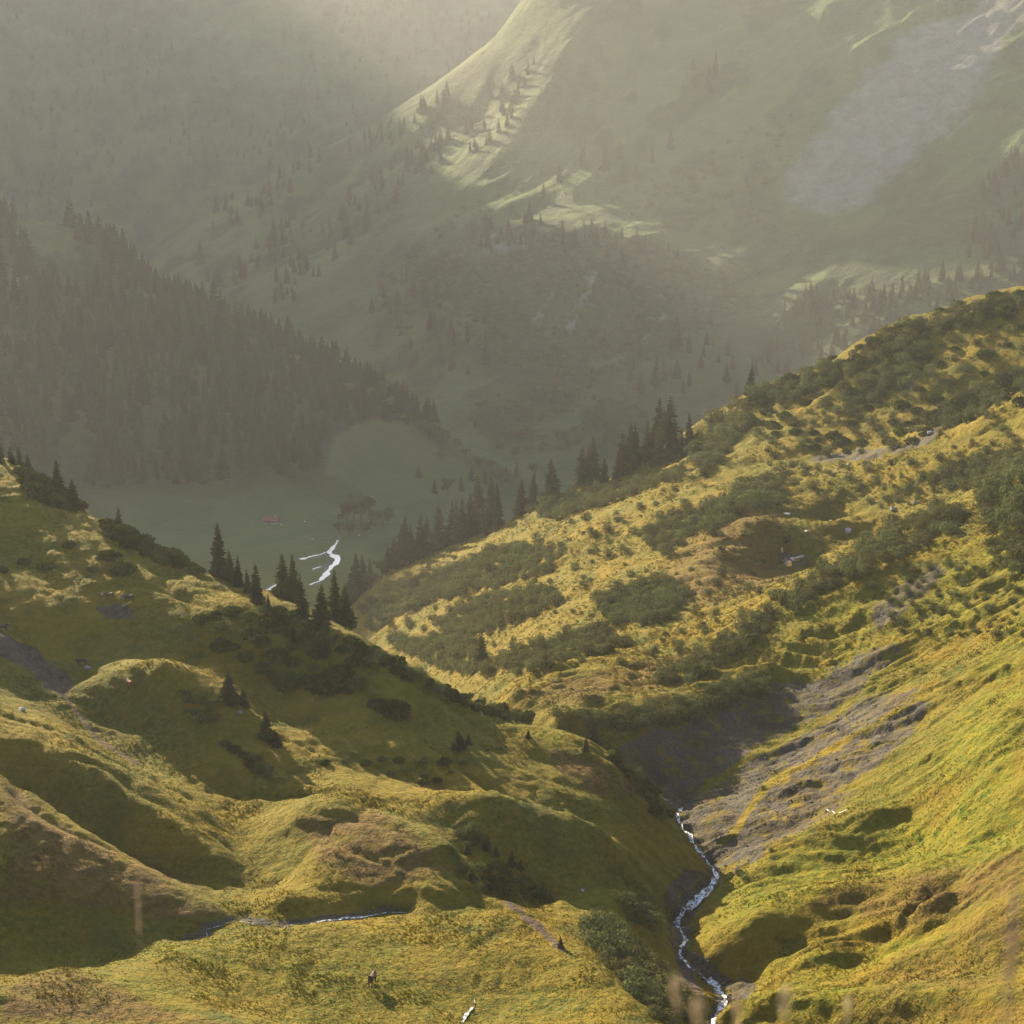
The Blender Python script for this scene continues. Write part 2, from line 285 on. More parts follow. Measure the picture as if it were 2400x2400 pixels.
# sharp creases that water has cut down the left-hand hills
lal = XX * .86 - YY * .5 + 5 * fbm(XX / 20, YY / 20, 2, 241); lac = XX * .5 + YY * .86 + 5 * fbm(XX / 20, YY / 20, 2, 243)
cre = np.clip(ridged(lal / 38, lac / 12, 2, 245) - .42, 0, 1) ** 1.3
ZZ = ZZ - cre * 3.4 * (1 - smooth(20, 45, XX + .1 * (YY - 230))) * smooth(205, 225, YY) * (1 - smooth(380, 480, YY))
# far slopes: gullies that run down the fall line
al = (XX * .72 + YY * .69); ac = (XX * .69 - YY * .72)
al = al + 40 * fbm(XX / 160, YY / 160, 2, 61); ac = ac + 40 * fbm(XX / 160, YY / 160, 3, 63)
dfar = ridged(ac / 95, al / 420, 4, 41) * 12 + fbm(XX / 60, YY / 60, 4, 43) * 6
ZZ = ZZ + far * dfar * np.clip(YY / 2000, .6, 2.4) * (1 - .75 * smooth(2250, 2420, YY) * (1 - smooth(2460, 2700, YY)))
ZZ = ZZ + hill * fbm(XX / 40, YY / 40, 4, 47) * 3.0 * (.25 + .75 * smooth(-322, -300, ZZ))
# cattle terraces: little steps that follow the contour of the steeper grass
gyy = np.gradient(ZZ, axis=0) / np.gradient(YY, axis=0)
tr = np.sin(6.283 * (ZZ / 1.7 + .9 * fbm(XX / 14, YY / 14, 2, 221)))
ZZ = ZZ + near * close * smooth(.15, .5, np.abs(gyy)) * (.5 + .5 * fbm(XX / 25, YY / 25, 2, 223)) * tr * .26 * (1 - smooth(420, 560, YY))
SG = ZZ / YY
def ti(t): return np.clip(np.interp(t, tc, np.arange(len(tc))), 0, len(tc) - 1.001)
def li(l): return np.clip(np.interp(l, lr, np.arange(len(lr))), 0, len(lr) - 1.001)
def bil(G, a, b):
    i = np.floor(b).astype(int); j = np.floor(a).astype(int); fb = b - i; fa = a - j
    return (G[i, j] * (1 - fa) + G[i, j + 1] * fa) * (1 - fb) + (G[i + 1, j] * (1 - fa) + G[i + 1, j + 1] * fa) * fb
def gz(x, y):
    x = np.asarray(x, float); y = np.asarray(y, float)
    return bil(ZZ, ti(x / y), li(np.log(y)))
def hit(px, py, dmin=60):
    """the first ground a look through that picture point meets: (x, y, z) or None"""
    t, s = ts(px, py); a = float(ti(t)); j = int(a); fa = a - j
    col = SG[:, j] * (1 - fa) + SG[:, j + 1] * fa
    k = np.nonzero((col >= s) & (YY[:, 0] > dmin))[0]
    if not len(k): return None
    k = k[0]
    f = (s - col[k - 1]) / (col[k] - col[k - 1]) if col[k] != col[k - 1] else 0
    l = lr[k - 1] + (lr[k] - lr[k - 1]) * min(max(f, 0), 1); y = math.exp(l)
    return np.array((t * y, y, float(gz(t * y, y))))
STREAM = [(1335, 1945), (1345, 1915), (1352, 1895), (1372, 1868), (1350, 1845), (1318, 1815), (1288, 1797), (1282, 1775), (1296, 1752), (1278, 1735), (1276, 1718), (1292, 1705), (1308, 1692), (1322, 1681), (1340, 1660), (1355, 1641), (1342, 1618), (1322, 1595), (1305, 1572), (1285, 1545), (1276, 1525), (1290, 1508)]
SIDE = [(340, 1768), (365, 1766), (395, 1760), (385, 1748), (412, 1742), (440, 1730), (480, 1738), (520, 1745), (560, 1738), (600, 1735), (640, 1728), (690, 1724), (735, 1716), (768, 1716)]
def densify(ln, step):
    o = []
    for (x0, y0), (x1, y1) in zip(ln, ln[1:]):
        n = max(1, int(math.hypot(x1 - x0, y1 - y0) / step))
        for k in range(n): o.append((x0 + (x1 - x0) * k / n, y0 + (y1 - y0) * k / n))
    return o + [ln[-1]]
def course(ln, lo, hi, seg=4.0):
    q = np.array([p for p in (hit(x, y) for x, y in densify(ln, seg)) if p is not None and lo < p[1] < hi])
    for _ in range(3): q[1:-1] = (q[:-2] + q[1:-1] * 2 + q[2:]) / 4
    return q
RUN = course(STREAM, 195, 330); RUN2 = course(SIDE, 195, 225)
def carve(run, depth, wd):                                          # the water has cut its bed into the ground
    global ZZ
    k = (YY > run[:, 1].min() - 8) & (YY < run[:, 1].max() + 8) & (XX > run[:, 0].min() - 8) & (XX < run[:, 0].max() + 8)
    x, y = XX[k], YY[k]; d2_ = np.full(x.shape, 1e9)
    for p in run: d2_ = np.minimum(d2_, (x - p[0]) ** 2 + (y - p[1]) ** 2)
    ZZ[k] -= depth * np.exp(-d2_ / wd ** 2) * (1 + .4 * fbm(x / 2, y / 2, 2, 231))
carve(RUN, 1.5, 2.3); carve(RUN2, .55, 1.3)
SG = ZZ / YY
PX, PY = proj(XX, YY, ZZ)
# ------------------------------------------------------------------ helpers for objects
def mesh_obj(name, V, F, mats, midx=None, parent=None, smooth_=False, link=True):
    me = bpy.data.meshes.new(name)
    me.from_pydata([tuple(v) for v in V], [], [tuple(f) for f in F])
    for m in (mats if isinstance(mats, (list, tuple)) else [mats]): me.materials.append(m)
    if midx is not None: me.polygons.foreach_set('material_index', midx)
    if smooth_: me.polygons.foreach_set('use_smooth', [True] * len(me.polygons))
    o = bpy.data.objects.new(name, me)
    if link: COL.objects.link(o)
    if parent: o.parent = parent
    return o
def tag(o, label, cat, group=None):
    o['label'] = label; o['category'] = cat
    if group: o['group'] = group
    return o
def empty(name, loc, rz=0, s=1.0):
    o = bpy.data.objects.new(name, None); COL.objects.link(o)
    o.location = loc; o.rotation_euler = (0, 0, rz); o.scale = (s, s, s) if not hasattr(s, '__len__') else s
    o.empty_display_size = .2
    return o
def px2m(px, y):                                                    # length that spans px (of 1932) at that distance
    return px * 2 * TH / FR * y * 1.02

# ------------------------------------------------------------------ materials
def new_mat(name):
    m = bpy.data.materials.new(name); m.use_nodes = True
    t = m.node_tree; t.nodes.clear()
    out = t.nodes.new('ShaderNodeOutputMaterial')
    return m, t, out
def N(t, typ, **kw):
    n = t.nodes.new(typ)
    for k, v in kw.items():
        if k.startswith('i_'):
            key = k[2:]; key = int(key) if key.isdigit() else key.replace('_', ' ')
            n.inputs[key].default_value = v
        else: setattr(n, k, v)
    return n
def mixc(t, fac, a, b, mode='MIX'):
    n = t.nodes.new('ShaderNodeMix'); n.data_type = 'RGBA'; n.blend_type = mode
    for sock, v in ((n.inputs[0], fac), (n.inputs[6], a), (n.inputs[7], b)):
        if hasattr(v, 'is_output'): t.links.new(v, sock)
        elif isinstance(v, (tuple, list)): sock.default_value = (*v, 1) if len(v) == 3 else v
        else: sock.default_value = v
    return n.outputs[2]
def noise(t, vec, scale, detail=3, rough=.55, lo=None, hi=None):
    n = N(t, 'ShaderNodeTexNoise'); n.inputs['Scale'].default_value = scale; n.inputs['Detail'].default_value = detail; n.inputs['Roughness'].default_value = rough
    t.links.new(vec, n.inputs['Vector'])
    o = n.outputs[0]
    if lo is not None:
        mr = N(t, 'ShaderNodeMapRange'); mr.inputs[1].default_value = lo; mr.inputs[2].default_value = hi; t.links.new(o, mr.inputs[0]); o = mr.outputs[0]
    return o
def math_(t, op, a, b=None, clamp=False):
    n = t.nodes.new('ShaderNodeMath'); n.operation = op; n.use_clamp = clamp
    for i, v in enumerate((a, b)):
        if v is None: continue
        if hasattr(v, 'is_output'): t.links.new(v, n.inputs[i])
        else: n.inputs[i].default_value = v
    return n.outputs[0]

# grass colour as one node group, shared by the ground and by the tufts growing on it
gg = bpy.data.node_groups.new('grass_colour', 'ShaderNodeTree')
for nm in ('lush', 'heath', 'far'): gg.interface.new_socket(nm, in_out='INPUT', socket_type='NodeSocketFloat')
gg.interface.new_socket('colour', in_out='OUTPUT', socket_type='NodeSocketColor')
gi = gg.nodes.new('NodeGroupInput'); go = gg.nodes.new('NodeGroupOutput')
geo = gg.nodes.new('ShaderNodeNewGeometry'); pos = geo.outputs['Position']
c = mixc(gg, noise(gg, pos, .055, 4, .6, .38, .62), (.060, .072, .003), (.165, .114, .005))
c = mixc(gg, noise(gg, pos, 1.3, 4, .65, .38, .72), c, (.185, .132, .010))
c = mixc(gg, noise(gg, pos, .11, 5, .6, .52, .72), c, (.044, .062, .006))
c = mixc(gg, math_(gg, 'MULTIPLY', gi.outputs['lush'], noise(gg, pos, .10, 5, .65, .36, .62)), c, mixc(gg, noise(gg, pos, .6, 4, .6, .35, .65), (.075, .098, .004), (.185, .155, .007)))
c = mixc(gg, math_(gg, 'MULTIPLY', gi.outputs['heath'], noise(gg, pos, .22, 5, .65, .25, .55)), c, mixc(gg, noise(gg, pos, .9, 3, .6, .35, .65), (.078, .050, .013), (.150, .092, .020)))
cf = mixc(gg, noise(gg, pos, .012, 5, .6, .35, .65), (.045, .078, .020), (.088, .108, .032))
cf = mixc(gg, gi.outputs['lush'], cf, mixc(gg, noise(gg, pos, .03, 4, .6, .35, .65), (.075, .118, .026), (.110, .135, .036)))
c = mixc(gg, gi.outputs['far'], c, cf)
gg.links.new(c, go.inputs[0])
def attr(t, name, kind='GEOMETRY'):
    n = t.nodes.new('ShaderNodeAttribute'); n.attribute_name = name; n.attribute_type = kind; return n.outputs['Fac']
def grass_group(t, kind):
    g = t.nodes.new('ShaderNodeGroup'); g.node_tree = gg
    for nm in ('lush', 'heath', 'far'): t.links.new(attr(t, nm, kind), g.inputs[nm])
    return g.outputs[0]

# the ground itself
mg, t, out = new_mat('hillside_ground')
geo = N(t, 'ShaderNodeNewGeometry'); pos = geo.outputs['Position']
col = grass_group(t, 'GEOMETRY')
stone = mixc(t, noise(t, pos, 2.2, 5, .7, .35, .65), (.046, .041, .030), (.105, .095, .074))
stone = mixc(t, noise(t, pos, .09, 3, .6, .42, .6), stone, (.066, .052, .030))
soil = mixc(t, noise(t, pos, 1.1, 4, .6, .35, .65), (.060, .040, .028), (.105, .072, .050))
fstone = mixc(t, noise(t, pos, .05, 6, .7, .35, .65), (.130, .122, .105), (.200, .190, .168))
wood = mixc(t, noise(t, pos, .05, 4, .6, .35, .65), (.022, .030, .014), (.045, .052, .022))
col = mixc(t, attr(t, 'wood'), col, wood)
def broken(name, sc, w=.25):
    a = attr(t, name); n_ = noise(t, pos, sc, 6, .7)
    v = math_(t, 'ADD', a, math_(t, 'MULTIPLY', math_(t, 'SUBTRACT', n_, .5), 1.5))
    mr = N(t, 'ShaderNodeMapRange'); mr.inputs[1].default_value = .5 - w / 2; mr.inputs[2].default_value = .5 + w / 2; t.links.new(v, mr.inputs[0])
    return math_(t, 'MULTIPLY', mr.outputs[0], math_(t, 'GREATER_THAN', a, .02))
col = mixc(t, broken('dirt', .5), col, soil)
col = mixc(t, math_(t, 'MULTIPLY', broken('scree', .35), noise(t, pos, .30, 5, .7, .36, .50)), col, stone)
col = mixc(t, broken('cliff', .03, .75), col, fstone)
bs = N(t, 'ShaderNodeBsdfPrincipled'); bs.inputs['Roughness'].default_value = .95; bs.inputs['Specular IOR Level'].default_value = .15
t.links.new(col, bs.inputs['Base Color'])
bs.inputs['Sheen Weight'].default_value = .25; bs.inputs['Sheen Roughness'].default_value = .6
t.links.new(col, bs.inputs['Sheen Tint'])
hgt = math_(t, 'ADD', math_(t, 'MULTIPLY', noise(t, pos, .55, 5, .7), 1.5), math_(t, 'MULTIPLY', noise(t, pos, .035, 6, .72), math_(t, 'MULTIPLY', attr(t, 'far'), 15.0)))
bp = N(t, 'ShaderNodeBump'); bp.inputs['Strength'].default_value = .75; bp.inputs['Distance'].default_value = 1.0
t.links.new(hgt, bp.inputs['Height']); t.links.new(bp.outputs[0], bs.inputs['Normal'])
t.links.new(bs.outputs[0], out.inputs[0])

def leaf_mat(name, a, b, trans=.35, kind=None, var=.5, nscale=.8):
    m, t, out = new_mat(name)
    if kind: col = grass_group(t, kind)
    else:
        geo = N(t, 'ShaderNodeNewGeometry'); oi = N(t, 'ShaderNodeObjectInfo')
        col = mixc(t, noise(t, geo.outputs['Position'], nscale, 3, .6, .3, .7), a, b)
        hs = N(t, 'ShaderNodeHueSaturation'); t.links.new(col, hs.inputs['Color'])
        t.links.new(math_(t, 'ADD', math_(t, 'MULTIPLY', oi.outputs['Random'], var), 1 - var / 2), hs.inputs['Value'])
        t.links.new(math_(t, 'ADD', math_(t, 'MULTIPLY', oi.outputs['Random'], .05), .475), hs.inputs['Hue'])
        col = hs.outputs[0]
    d = N(t, 'ShaderNodeBsdfDiffuse'); tr = N(t, 'ShaderNodeBsdfTranslucent'); mx = N(t, 'ShaderNodeMixShader'); mx.inputs[0].default_value = trans
    t.links.new(col, d.inputs[0]); t.links.new(col, tr.inputs[0]); t.links.new(d.outputs[0], mx.inputs[1]); t.links.new(tr.outputs[0], mx.inputs[2])
    t.links.new(mx.outputs[0], out.inputs[0])
    return m
def plain_mat(name, a, b, scale=3.0, rough=.85, spec=.3, bump=.0):
    m, t, out = new_mat(name)
    tc_ = N(t, 'ShaderNodeTexCoord')
    bs = N(t, 'ShaderNodeBsdfPrincipled'); bs.inputs['Roughness'].default_value = rough; bs.inputs['Specular IOR Level'].default_value = spec
    f = noise(t, tc_.outputs['Object'], scale, 5, .65, .3, .7)
    t.links.new(mixc(t, f, a, b), bs.inputs['Base Color'])
    if bump:
        bp = N(t, 'ShaderNodeBump'); bp.inputs['Strength'].default_value = bump; bp.inputs['Distance'].default_value = .1
        t.links.new(f, bp.inputs['Height']); t.links.new(bp.outputs[0], bs.inputs['Normal'])
    t.links.new(bs.outputs[0], out.inputs[0]); return m
M_tuft = leaf_mat('grass_blades', None, None, .32, kind='INSTANCER')
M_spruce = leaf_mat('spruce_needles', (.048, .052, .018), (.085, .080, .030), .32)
M_alder = leaf_mat('alder_leaves', (.075, .088, .030), (.130, .128, .050), .24)
M_pine = leaf_mat('dwarf_pine_needles', (.050, .064, .012), (.098, .104, .024), .22)
M_leaf = leaf_mat('broad_leaves', (.060, .078, .022), (.120, .125, .040), .35)
M_forest = leaf_mat('shade_darkened_needles', (.017, .028, .011), (.036, .046, .017), .2)  # same spruce needles, the wood's shade put into a darker colour
M_bark = plain_mat('bark', (.05, .04, .03), (.11, .09, .07), 4, .9)
M_rock = plain_mat('grey_rock', (.16, .155, .16), (.34, .33, .33), 1.5, .85, .3, .6)
M_pale = plain_mat('pale_rock', (.32, .31, .31), (.5, .49, .48), 1.5, .85, .3, .6)

# ------------------------------------------------------------------ the ground: what covers it where
def sdf(poly, px, py):
    """distance to a closed outline in picture points, negative inside"""
    poly = np.array(poly, float); d2 = np.full(px.shape, 1e18); ins = np.zeros(px.shape, bool)
    for (x0, y0), (x1, y1) in zip(poly, np.roll(poly, -1, 0)):
        ex, ey = x1 - x0, y1 - y0; wx, wy = px - x0, py - y0
        h = np.clip((wx * ex + wy * ey) / (ex * ex + ey * ey + 1e-9), 0, 1)
        d2 = np.minimum(d2, (wx - ex * h) ** 2 + (wy - ey * h) ** 2)
        ins ^= ((y0 > py) != (y1 > py)) & (px < (x1 - x0) * (py - y0) / (y1 - y0 + 1e-9) + x0)
    return np.where(ins, -1, 1) * np.sqrt(d2)
def linedist(ln, px, py):
    d2 = np.full(px.shape, 1e18)
    for (x0, y0), (x1, y1) in zip(ln, ln[1:]):
        ex, ey = x1 - x0, y1 - y0; wx, wy = px - x0, py - y0
        h = np.clip((wx * ex + wy * ey) / (ex * ex + ey * ey + 1e-9), 0, 1)
        d2 = np.minimum(d2, (wx - ex * h) ** 2 + (wy - ey * h) ** 2)
    return np.sqrt(d2)
nz1 = fbm(XX / 9, YY / 9, 3, 201); nz2 = fbm(XX / 3, YY / 3, 3, 205); nzf = fbm(XX / 45, YY / 45, 4, 207)
def area(poly, lo, hi, soft=10, rough=12, nz=None):
    o = np.zeros(XX.shape); k = (YY > lo) & (YY < hi)
    o[k] = 1 - smooth(-soft, soft, sdf(poly, PX[k], PY[k]) + rough * (nz1 if nz is None else nz)[k] * 1.6); return o
def band(ln, lo, hi, wd, soft=4, rough=4):
    o = np.zeros(XX.shape); k = (YY > lo) & (YY < hi)
    o[k] = 1 - smooth(wd - soft, wd + soft, linedist(ln, PX[k], PY[k]) + rough * (nz1 + nz2)[k]); return o
def L2(name): return [(p[0], p[1]) for p in LINES[name]]
scree = area([(1150, 1440), (1225, 1375), (1300, 1350), (1420, 1300), (1560, 1262), (1690, 1228), (1640, 1290), (1720, 1300), (1775, 1320), (1720, 1395), (1600, 1492), (1540, 1560), (1430, 1620), (1360, 1645), (1320, 1585), (1280, 1525), (1240, 1490)], 255, 345, 26, 16)
scree = scree * (1 - band(L2('spur_t1'), 255, 345, 8, 5, 5)) * (1 - .9 * band(L2('spur_t2'), 255, 345, 6, 4, 6))
scree = np.maximum(scree, area([(1655, 1150), (1700, 1105), (1765, 1058), (1778, 1075), (1720, 1140), (1660, 1180)], 320, 375, 16, 10))
bed = .8 * band(STREAM, 195, 310, 13, 8, 9)
pool = area([(1355, 1890), (1375, 1850), (1410, 1848), (1425, 1862), (1410, 1885)], 200, 226, 6, 3)
bed = np.maximum(np.maximum(bed, pool), .9 * band(SIDE, 198, 222, 7, 4, 3))
CREEK = [(1540, 868), (1600, 860), (1650, 856), (1700, 846), (1745, 828), (1770, 810)]
bed = np.maximum(bed, .85 * band(CREEK, 470, 600, 9, 5, 5))
pondm = area([(1468, 1030), (1482, 1030), (1500, 1042), (1525, 1042), (1528, 1060), (1500, 1074), (1470, 1062)], 380, 520, 4, 1)
scree = np.maximum(np.maximum(scree, bed), .75 * pondm)
scree = np.maximum(scree, .75 * area([(1690, 740), (1700, 690), (1730, 690), (1725, 735)], 540, 640, 5, 5))
dirt = area([(0, 1192), (28, 1205), (70, 1235), (130, 1262), (140, 1290), (128, 1312), (95, 1305), (60, 1265), (20, 1240), (0, 1235)], 255, 310, 14, 9, nz2)
dirt = np.maximum(dirt, .75 * area([(190, 1140), (260, 1140), (270, 1160), (230, 1185), (190, 1170)], 285, 325, 18, 12, nz2))
dirt = np.maximum(dirt, .8 * band([(120, 1310), (150, 1350), (190, 1400), (260, 1440)], 235, 280, 4, 3, 2))
dirt = np.maximum(dirt, .7 * band([(945, 1692), (1000, 1735), (1060, 1790)], 195, 222, 7, 4, 4))
dirt = np.maximum(dirt, .8 * area([(1250, 1690), (1290, 1640), (1350, 1650), (1330, 1690), (1290, 1790), (1340, 1900), (1280, 1850)], 200, 262, 8, 8) * (1 - bed))
heath = area([(0, 1450), (110, 1538), (250, 1625), (430, 1720), (300, 1745), (200, 1720), (0, 1700)], 195, 232, 15, 15)
heath = np.maximum(heath, area([(555, 1540), (700, 1535), (820, 1590), (860, 1650), (700, 1670), (600, 1640)], 205, 240, 15, 15))
heath = np.maximum(heath, area([(1040, 1420), (1150, 1440), (1220, 1500), (1180, 1510), (1080, 1480)], 262, 285, 10, 10))
heath = np.maximum(heath, .5 * area([(1700, 1800), (1932, 1690), (1932, 1932), (1560, 1932)], 165, 215, 25, 25))
heath = np.maximum(heath, area([(1660, 1660), (1932, 1610), (1932, 1670), (1700, 1760), (1540, 1700)], 200, 232, 15, 15) * .8)
heath = np.maximum(heath, area([(0, 1870), (120, 1830), (300, 1900), (430, 1932), (0, 1932)], 160, 190, 12, 12))
heath = np.maximum(heath, .8 * area([(1320, 950), (1480, 960), (1500, 1130), (1300, 1150), (1250, 1080)], 400, 560, 20, 20))
heath = np.maximum(heath, .7 * area([(950, 1310), (1250, 1240), (1330, 1240), (1250, 1300), (1050, 1330)], 320, 380, 12, 12))
lush = area([(1420, 1640), (1600, 1540), (1780, 1400), (1932, 1150), (1932, 1620), (1650, 1660), (1300, 1790), (1370, 1640)], 200, 340, 20, 20)
lush = np.maximum(lush, area([(1330, 1890), (1480, 1800), (1800, 1760), (1700, 1850), (1932, 1850), (1932, 1885), (1400, 1932)], 170, 225, 12, 12))
lush = np.maximum(lush, .8 * area([(680, 1240), (900, 1330), (1060, 1380), (1040, 1420), (900, 1400), (760, 1340), (640, 1260)], 262, 300, 15, 15))
lush = np.maximum(lush, .7 * area([(1060, 1700), (1170, 1670), (1210, 1760), (1100, 1740)], 205, 245, 10, 10))
lush = np.maximum(lush, .7 * area([(1480, 1150), (1700, 1080), (1932, 960), (1932, 1150), (1600, 1300), (1430, 1300)], 325, 380, 20, 20))
lush = np.maximum(lush, .45 * area([(0, 1830), (400, 1770), (640, 1760), (900, 1720), (1000, 1800), (700, 1932), (300, 1932), (120, 1822)], 175, 225, 15, 15))
lush = np.maximum(lush, area([(285, 500), (330, 455), (400, 398), (485, 365), (488, 500), (400, 545), (310, 525)], 1700, 2500, 12, 10, nzf))
lush = np.maximum(lush, .9 * area([(440, 560), (500, 520), (620, 470), (700, 420), (760, 380), (700, 450), (600, 530), (500, 590)], 1700, 2400, 10, 10, nzf))
lush = np.maximum(lush, .6 * area([(620, 640), (760, 520), (900, 560), (1100, 700), (1250, 820), (900, 880), (760, 760)], 1500, 2100, 40, 40, nzf))
lush = np.maximum(lush, .8 * area([(150, 920), (700, 940), (760, 1000), (660, 1120), (480, 1130), (250, 1040)], 950, 1400, 20, 30, nzf))
lush = np.maximum(lush, .15 * area([(950, 430), (1200, 200), (1500, 60), (1500, 330), (1450, 430), (1200, 440)], 1800, 2400, 40, 40, nzf))
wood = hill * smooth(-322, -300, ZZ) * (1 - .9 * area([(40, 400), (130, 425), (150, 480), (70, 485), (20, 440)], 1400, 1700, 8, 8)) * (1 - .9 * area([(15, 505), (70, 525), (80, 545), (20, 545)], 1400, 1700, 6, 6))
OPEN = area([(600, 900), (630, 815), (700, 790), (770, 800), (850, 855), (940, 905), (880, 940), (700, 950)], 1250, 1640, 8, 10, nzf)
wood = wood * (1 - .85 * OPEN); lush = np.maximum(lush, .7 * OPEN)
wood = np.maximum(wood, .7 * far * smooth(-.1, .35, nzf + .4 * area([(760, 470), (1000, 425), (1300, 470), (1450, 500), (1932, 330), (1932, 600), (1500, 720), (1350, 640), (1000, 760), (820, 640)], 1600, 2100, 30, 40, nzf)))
cliff = area([(1498, 335), (1560, 255), (1640, 150), (1700, 75), (1800, 35), (1900, 10), (1880, 110), (1805, 232), (1740, 292), (1640, 372), (1560, 402), (1490, 385)], 1800, 2500, 24, 14, nzf)
for ln, wd, sx in (([(1118, 520), (1100, 570), (1075, 620)], 7, .8), ([(1040, 560), (1010, 600)], 8, .6), ([(925, 450), (950, 468), (985, 462)], 10, .9), ([(1080, 470), (1110, 520)], 9, .6), ([(1250, 600), (1215, 640)], 5, .6), ([(1460, 590), (1475, 612)], 6, .5), ([(1880, 30), (1932, 0)], 40, .7)):
    cliff = np.maximum(cliff, sx * band(ln, 1600, 2500, wd, 5, 6))
for ln, wd in (([(640, 1018), (625, 1037), (616, 1043), (637, 1053), (620, 1070), (606, 1092), (596, 1104)], 6), ([(614, 1043), (592, 1049), (566, 1056)], 3), ([(625, 1060), (590, 1075)], 4), ([(604, 1097), (584, 1104)], 4), ([(522, 1104), (505, 1114)], 5)):
    cliff = np.maximum(cliff, .62 * band(ln, 1000, 1350, wd, 4, 3))
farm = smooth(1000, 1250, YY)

kp = pondm > .3
ZP = float(np.median(ZZ[kp])); ZZ = np.where(kp, np.minimum(ZZ, ZP + .3 * (ZZ - ZP)), ZZ); SG = ZZ / YY   # the pools lie in level hollows
# the ground as meshes: nearer and farther land, each one sheet
def ground(name, r0, r1):
    k = slice(r0, r1)
    V = np.stack([XX[k], YY[k], ZZ[k]], -1).reshape(-1, 3); nr, nc = XX[k].shape
    idx = np.arange(nr * nc).reshape(nr, nc)
    F = np.stack([idx[:-1, :-1], idx[:-1, 1:], idx[1:, 1:], idx[1:, :-1]], -1).reshape(-1, 4)
    me = bpy.data.meshes.new(name)
    me.vertices.add(len(V)); me.vertices.foreach_set('co', V.astype(np.float32).ravel())
    me.loops.add(F.size); me.loops.foreach_set('vertex_index', F.astype(np.int32).ravel())
    me.polygons.add(len(F)); me.polygons.foreach_set('loop_start', np.arange(0, F.size, 4, dtype=np.int32)); me.polygons.foreach_set('loop_total', np.full(len(F), 4, np.int32))
    me.polygons.foreach_set('use_smooth', np.ones(len(F), bool))
    me.update(calc_edges=True)
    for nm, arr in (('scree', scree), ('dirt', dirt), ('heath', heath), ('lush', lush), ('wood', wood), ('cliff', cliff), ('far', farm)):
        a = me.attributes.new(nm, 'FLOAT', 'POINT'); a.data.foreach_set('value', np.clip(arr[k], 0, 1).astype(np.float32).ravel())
    me.materials.append(mg)
    o = bpy.data.objects.new(name, me); COL.objects.link(o); o['kind'] = 'structure'
    return o
cut1 = int(np.searchsorted(lr, math.log(900))); cut2 = int(np.searchsorted(lr, math.log(1640)))
ground('hillside', 0, cut1 + 1); ground('valley', cut1, cut2 + 1); ground('mountain', cut2, len(lr))
print('ground', time.time() - T0)

# ------------------------------------------------------------------ water
mw, t, out = new_mat('stream_water')
geo = N(t, 'ShaderNodeNewGeometry')
mp = N(t, 'ShaderNodeMapping'); t.links.new(geo.outputs['Position'], mp.inputs[0])
foam_glint = noise(t, mp.outputs[0], 1.6, 5, .75, .42, .56)
bs = N(t, 'ShaderNodeBsdfPrincipled')
t.links.new(mixc(t, foam_glint, (.035, .033, .028), (.8, .8, .78)), bs.inputs['Base Color'])  # white streaks: foam, plus sky glitter painted into the water's colour
t.links.new(math_(t, 'ADD', math_(t, 'MULTIPLY', foam_glint, .5), .12), bs.inputs['Roughness'])
bs.inputs['Specular IOR Level'].default_value = .6
bp = N(t, 'ShaderNodeBump'); bp.inputs['Strength'].default_value = .5; bp.inputs['Distance'].default_value = .25
t.links.new(noise(t, mp.outputs[0], 3.5, 4, .6), bp.inputs['Height']); t.links.new(bp.outputs[0], bs.inputs['Normal'])
t.links.new(bs.outputs[0], out.inputs[0]); M_water = mw
M_white = plain_mat('white_water', (.45, .46, .46), (.85, .85, .84), .5, .35, .6)
mw2, t, out = new_mat('still_water')
bs = N(t, 'ShaderNodeBsdfPrincipled'); bs.inputs['Base Color'].default_value = (.92, .87, .79, 1); bs.inputs['Roughness'].default_value = .28; bs.inputs['Metallic'].default_value = .9  # bright warm sky reflection put into the pale metallic base colour
t.links.new(bs.outputs[0], out.inputs[0]); bp = N(t, 'ShaderNodeBump'); bp.inputs['Strength'].default_value = .25; bp.inputs['Distance'].default_value = .3
geo = N(t, 'ShaderNodeNewGeometry'); t.links.new(noise(t, geo.outputs['Position'], .9, 4, .6), bp.inputs['Height']); t.links.new(bp.outputs[0], bs.inputs['Normal'])
M_still = mw2

def ribbon(name, ln, width, lo, hi, jit=.6, lift=.10, seg=4.0, mat=None, gaps=-9):
    """a running stream lying on the ground along a line of picture points"""
    q = ln if isinstance(ln, np.ndarray) else course(ln, lo, hi, seg)
    tan = np.gradient(q[:, :2], axis=0); tan /= np.linalg.norm(tan, axis=1)[:, None] + 1e-9
    nrm = np.c_[-tan[:, 1], tan[:, 0]]
    V, F = [], []; K = 5
    for i in range(len(q)):
        wd = width * (1 + jit * float(vnoise(np.array(i * .45), np.array(seg), 301))) * (1.0 + .4 * float(vnoise(np.array(i * .13), np.array(2.0), 305)))
        if vnoise(np.array(i * .16), np.array(float(len(q))), 311) < gaps: wd *= .15
        e0, e1 = (1 + .5 * float(vnoise(np.array(i * .7), np.array(9.0 + k_ * 7), 313)) for k_ in (0, 1))
        row = [q[i, :2] + nrm[i] * wd * ((k / (K - 1) - .5) * (e0 if k < K / 2 else e1)) for k in range(K)]
        zs = [float(gz(r_[0], r_[1])) for r_ in row]
        zc = sum(zs) / K
        for k, r_ in enumerate(row): V.append((r_[0], r_[1], max(zs[k], zc) + lift + .04 * random.uniform(-1, 1)))
        if i:
            for k in range(K - 1):
                a = (i - 1) * K + k; F.append((a, a + 1, a + K + 1, a + K))
    o = mesh_obj(name, V, F, mat or M_water, smooth_=True); o['kind'] = 'structure'
    return o
ribbon('stream', RUN, .78, 195, 330, gaps=-.72)
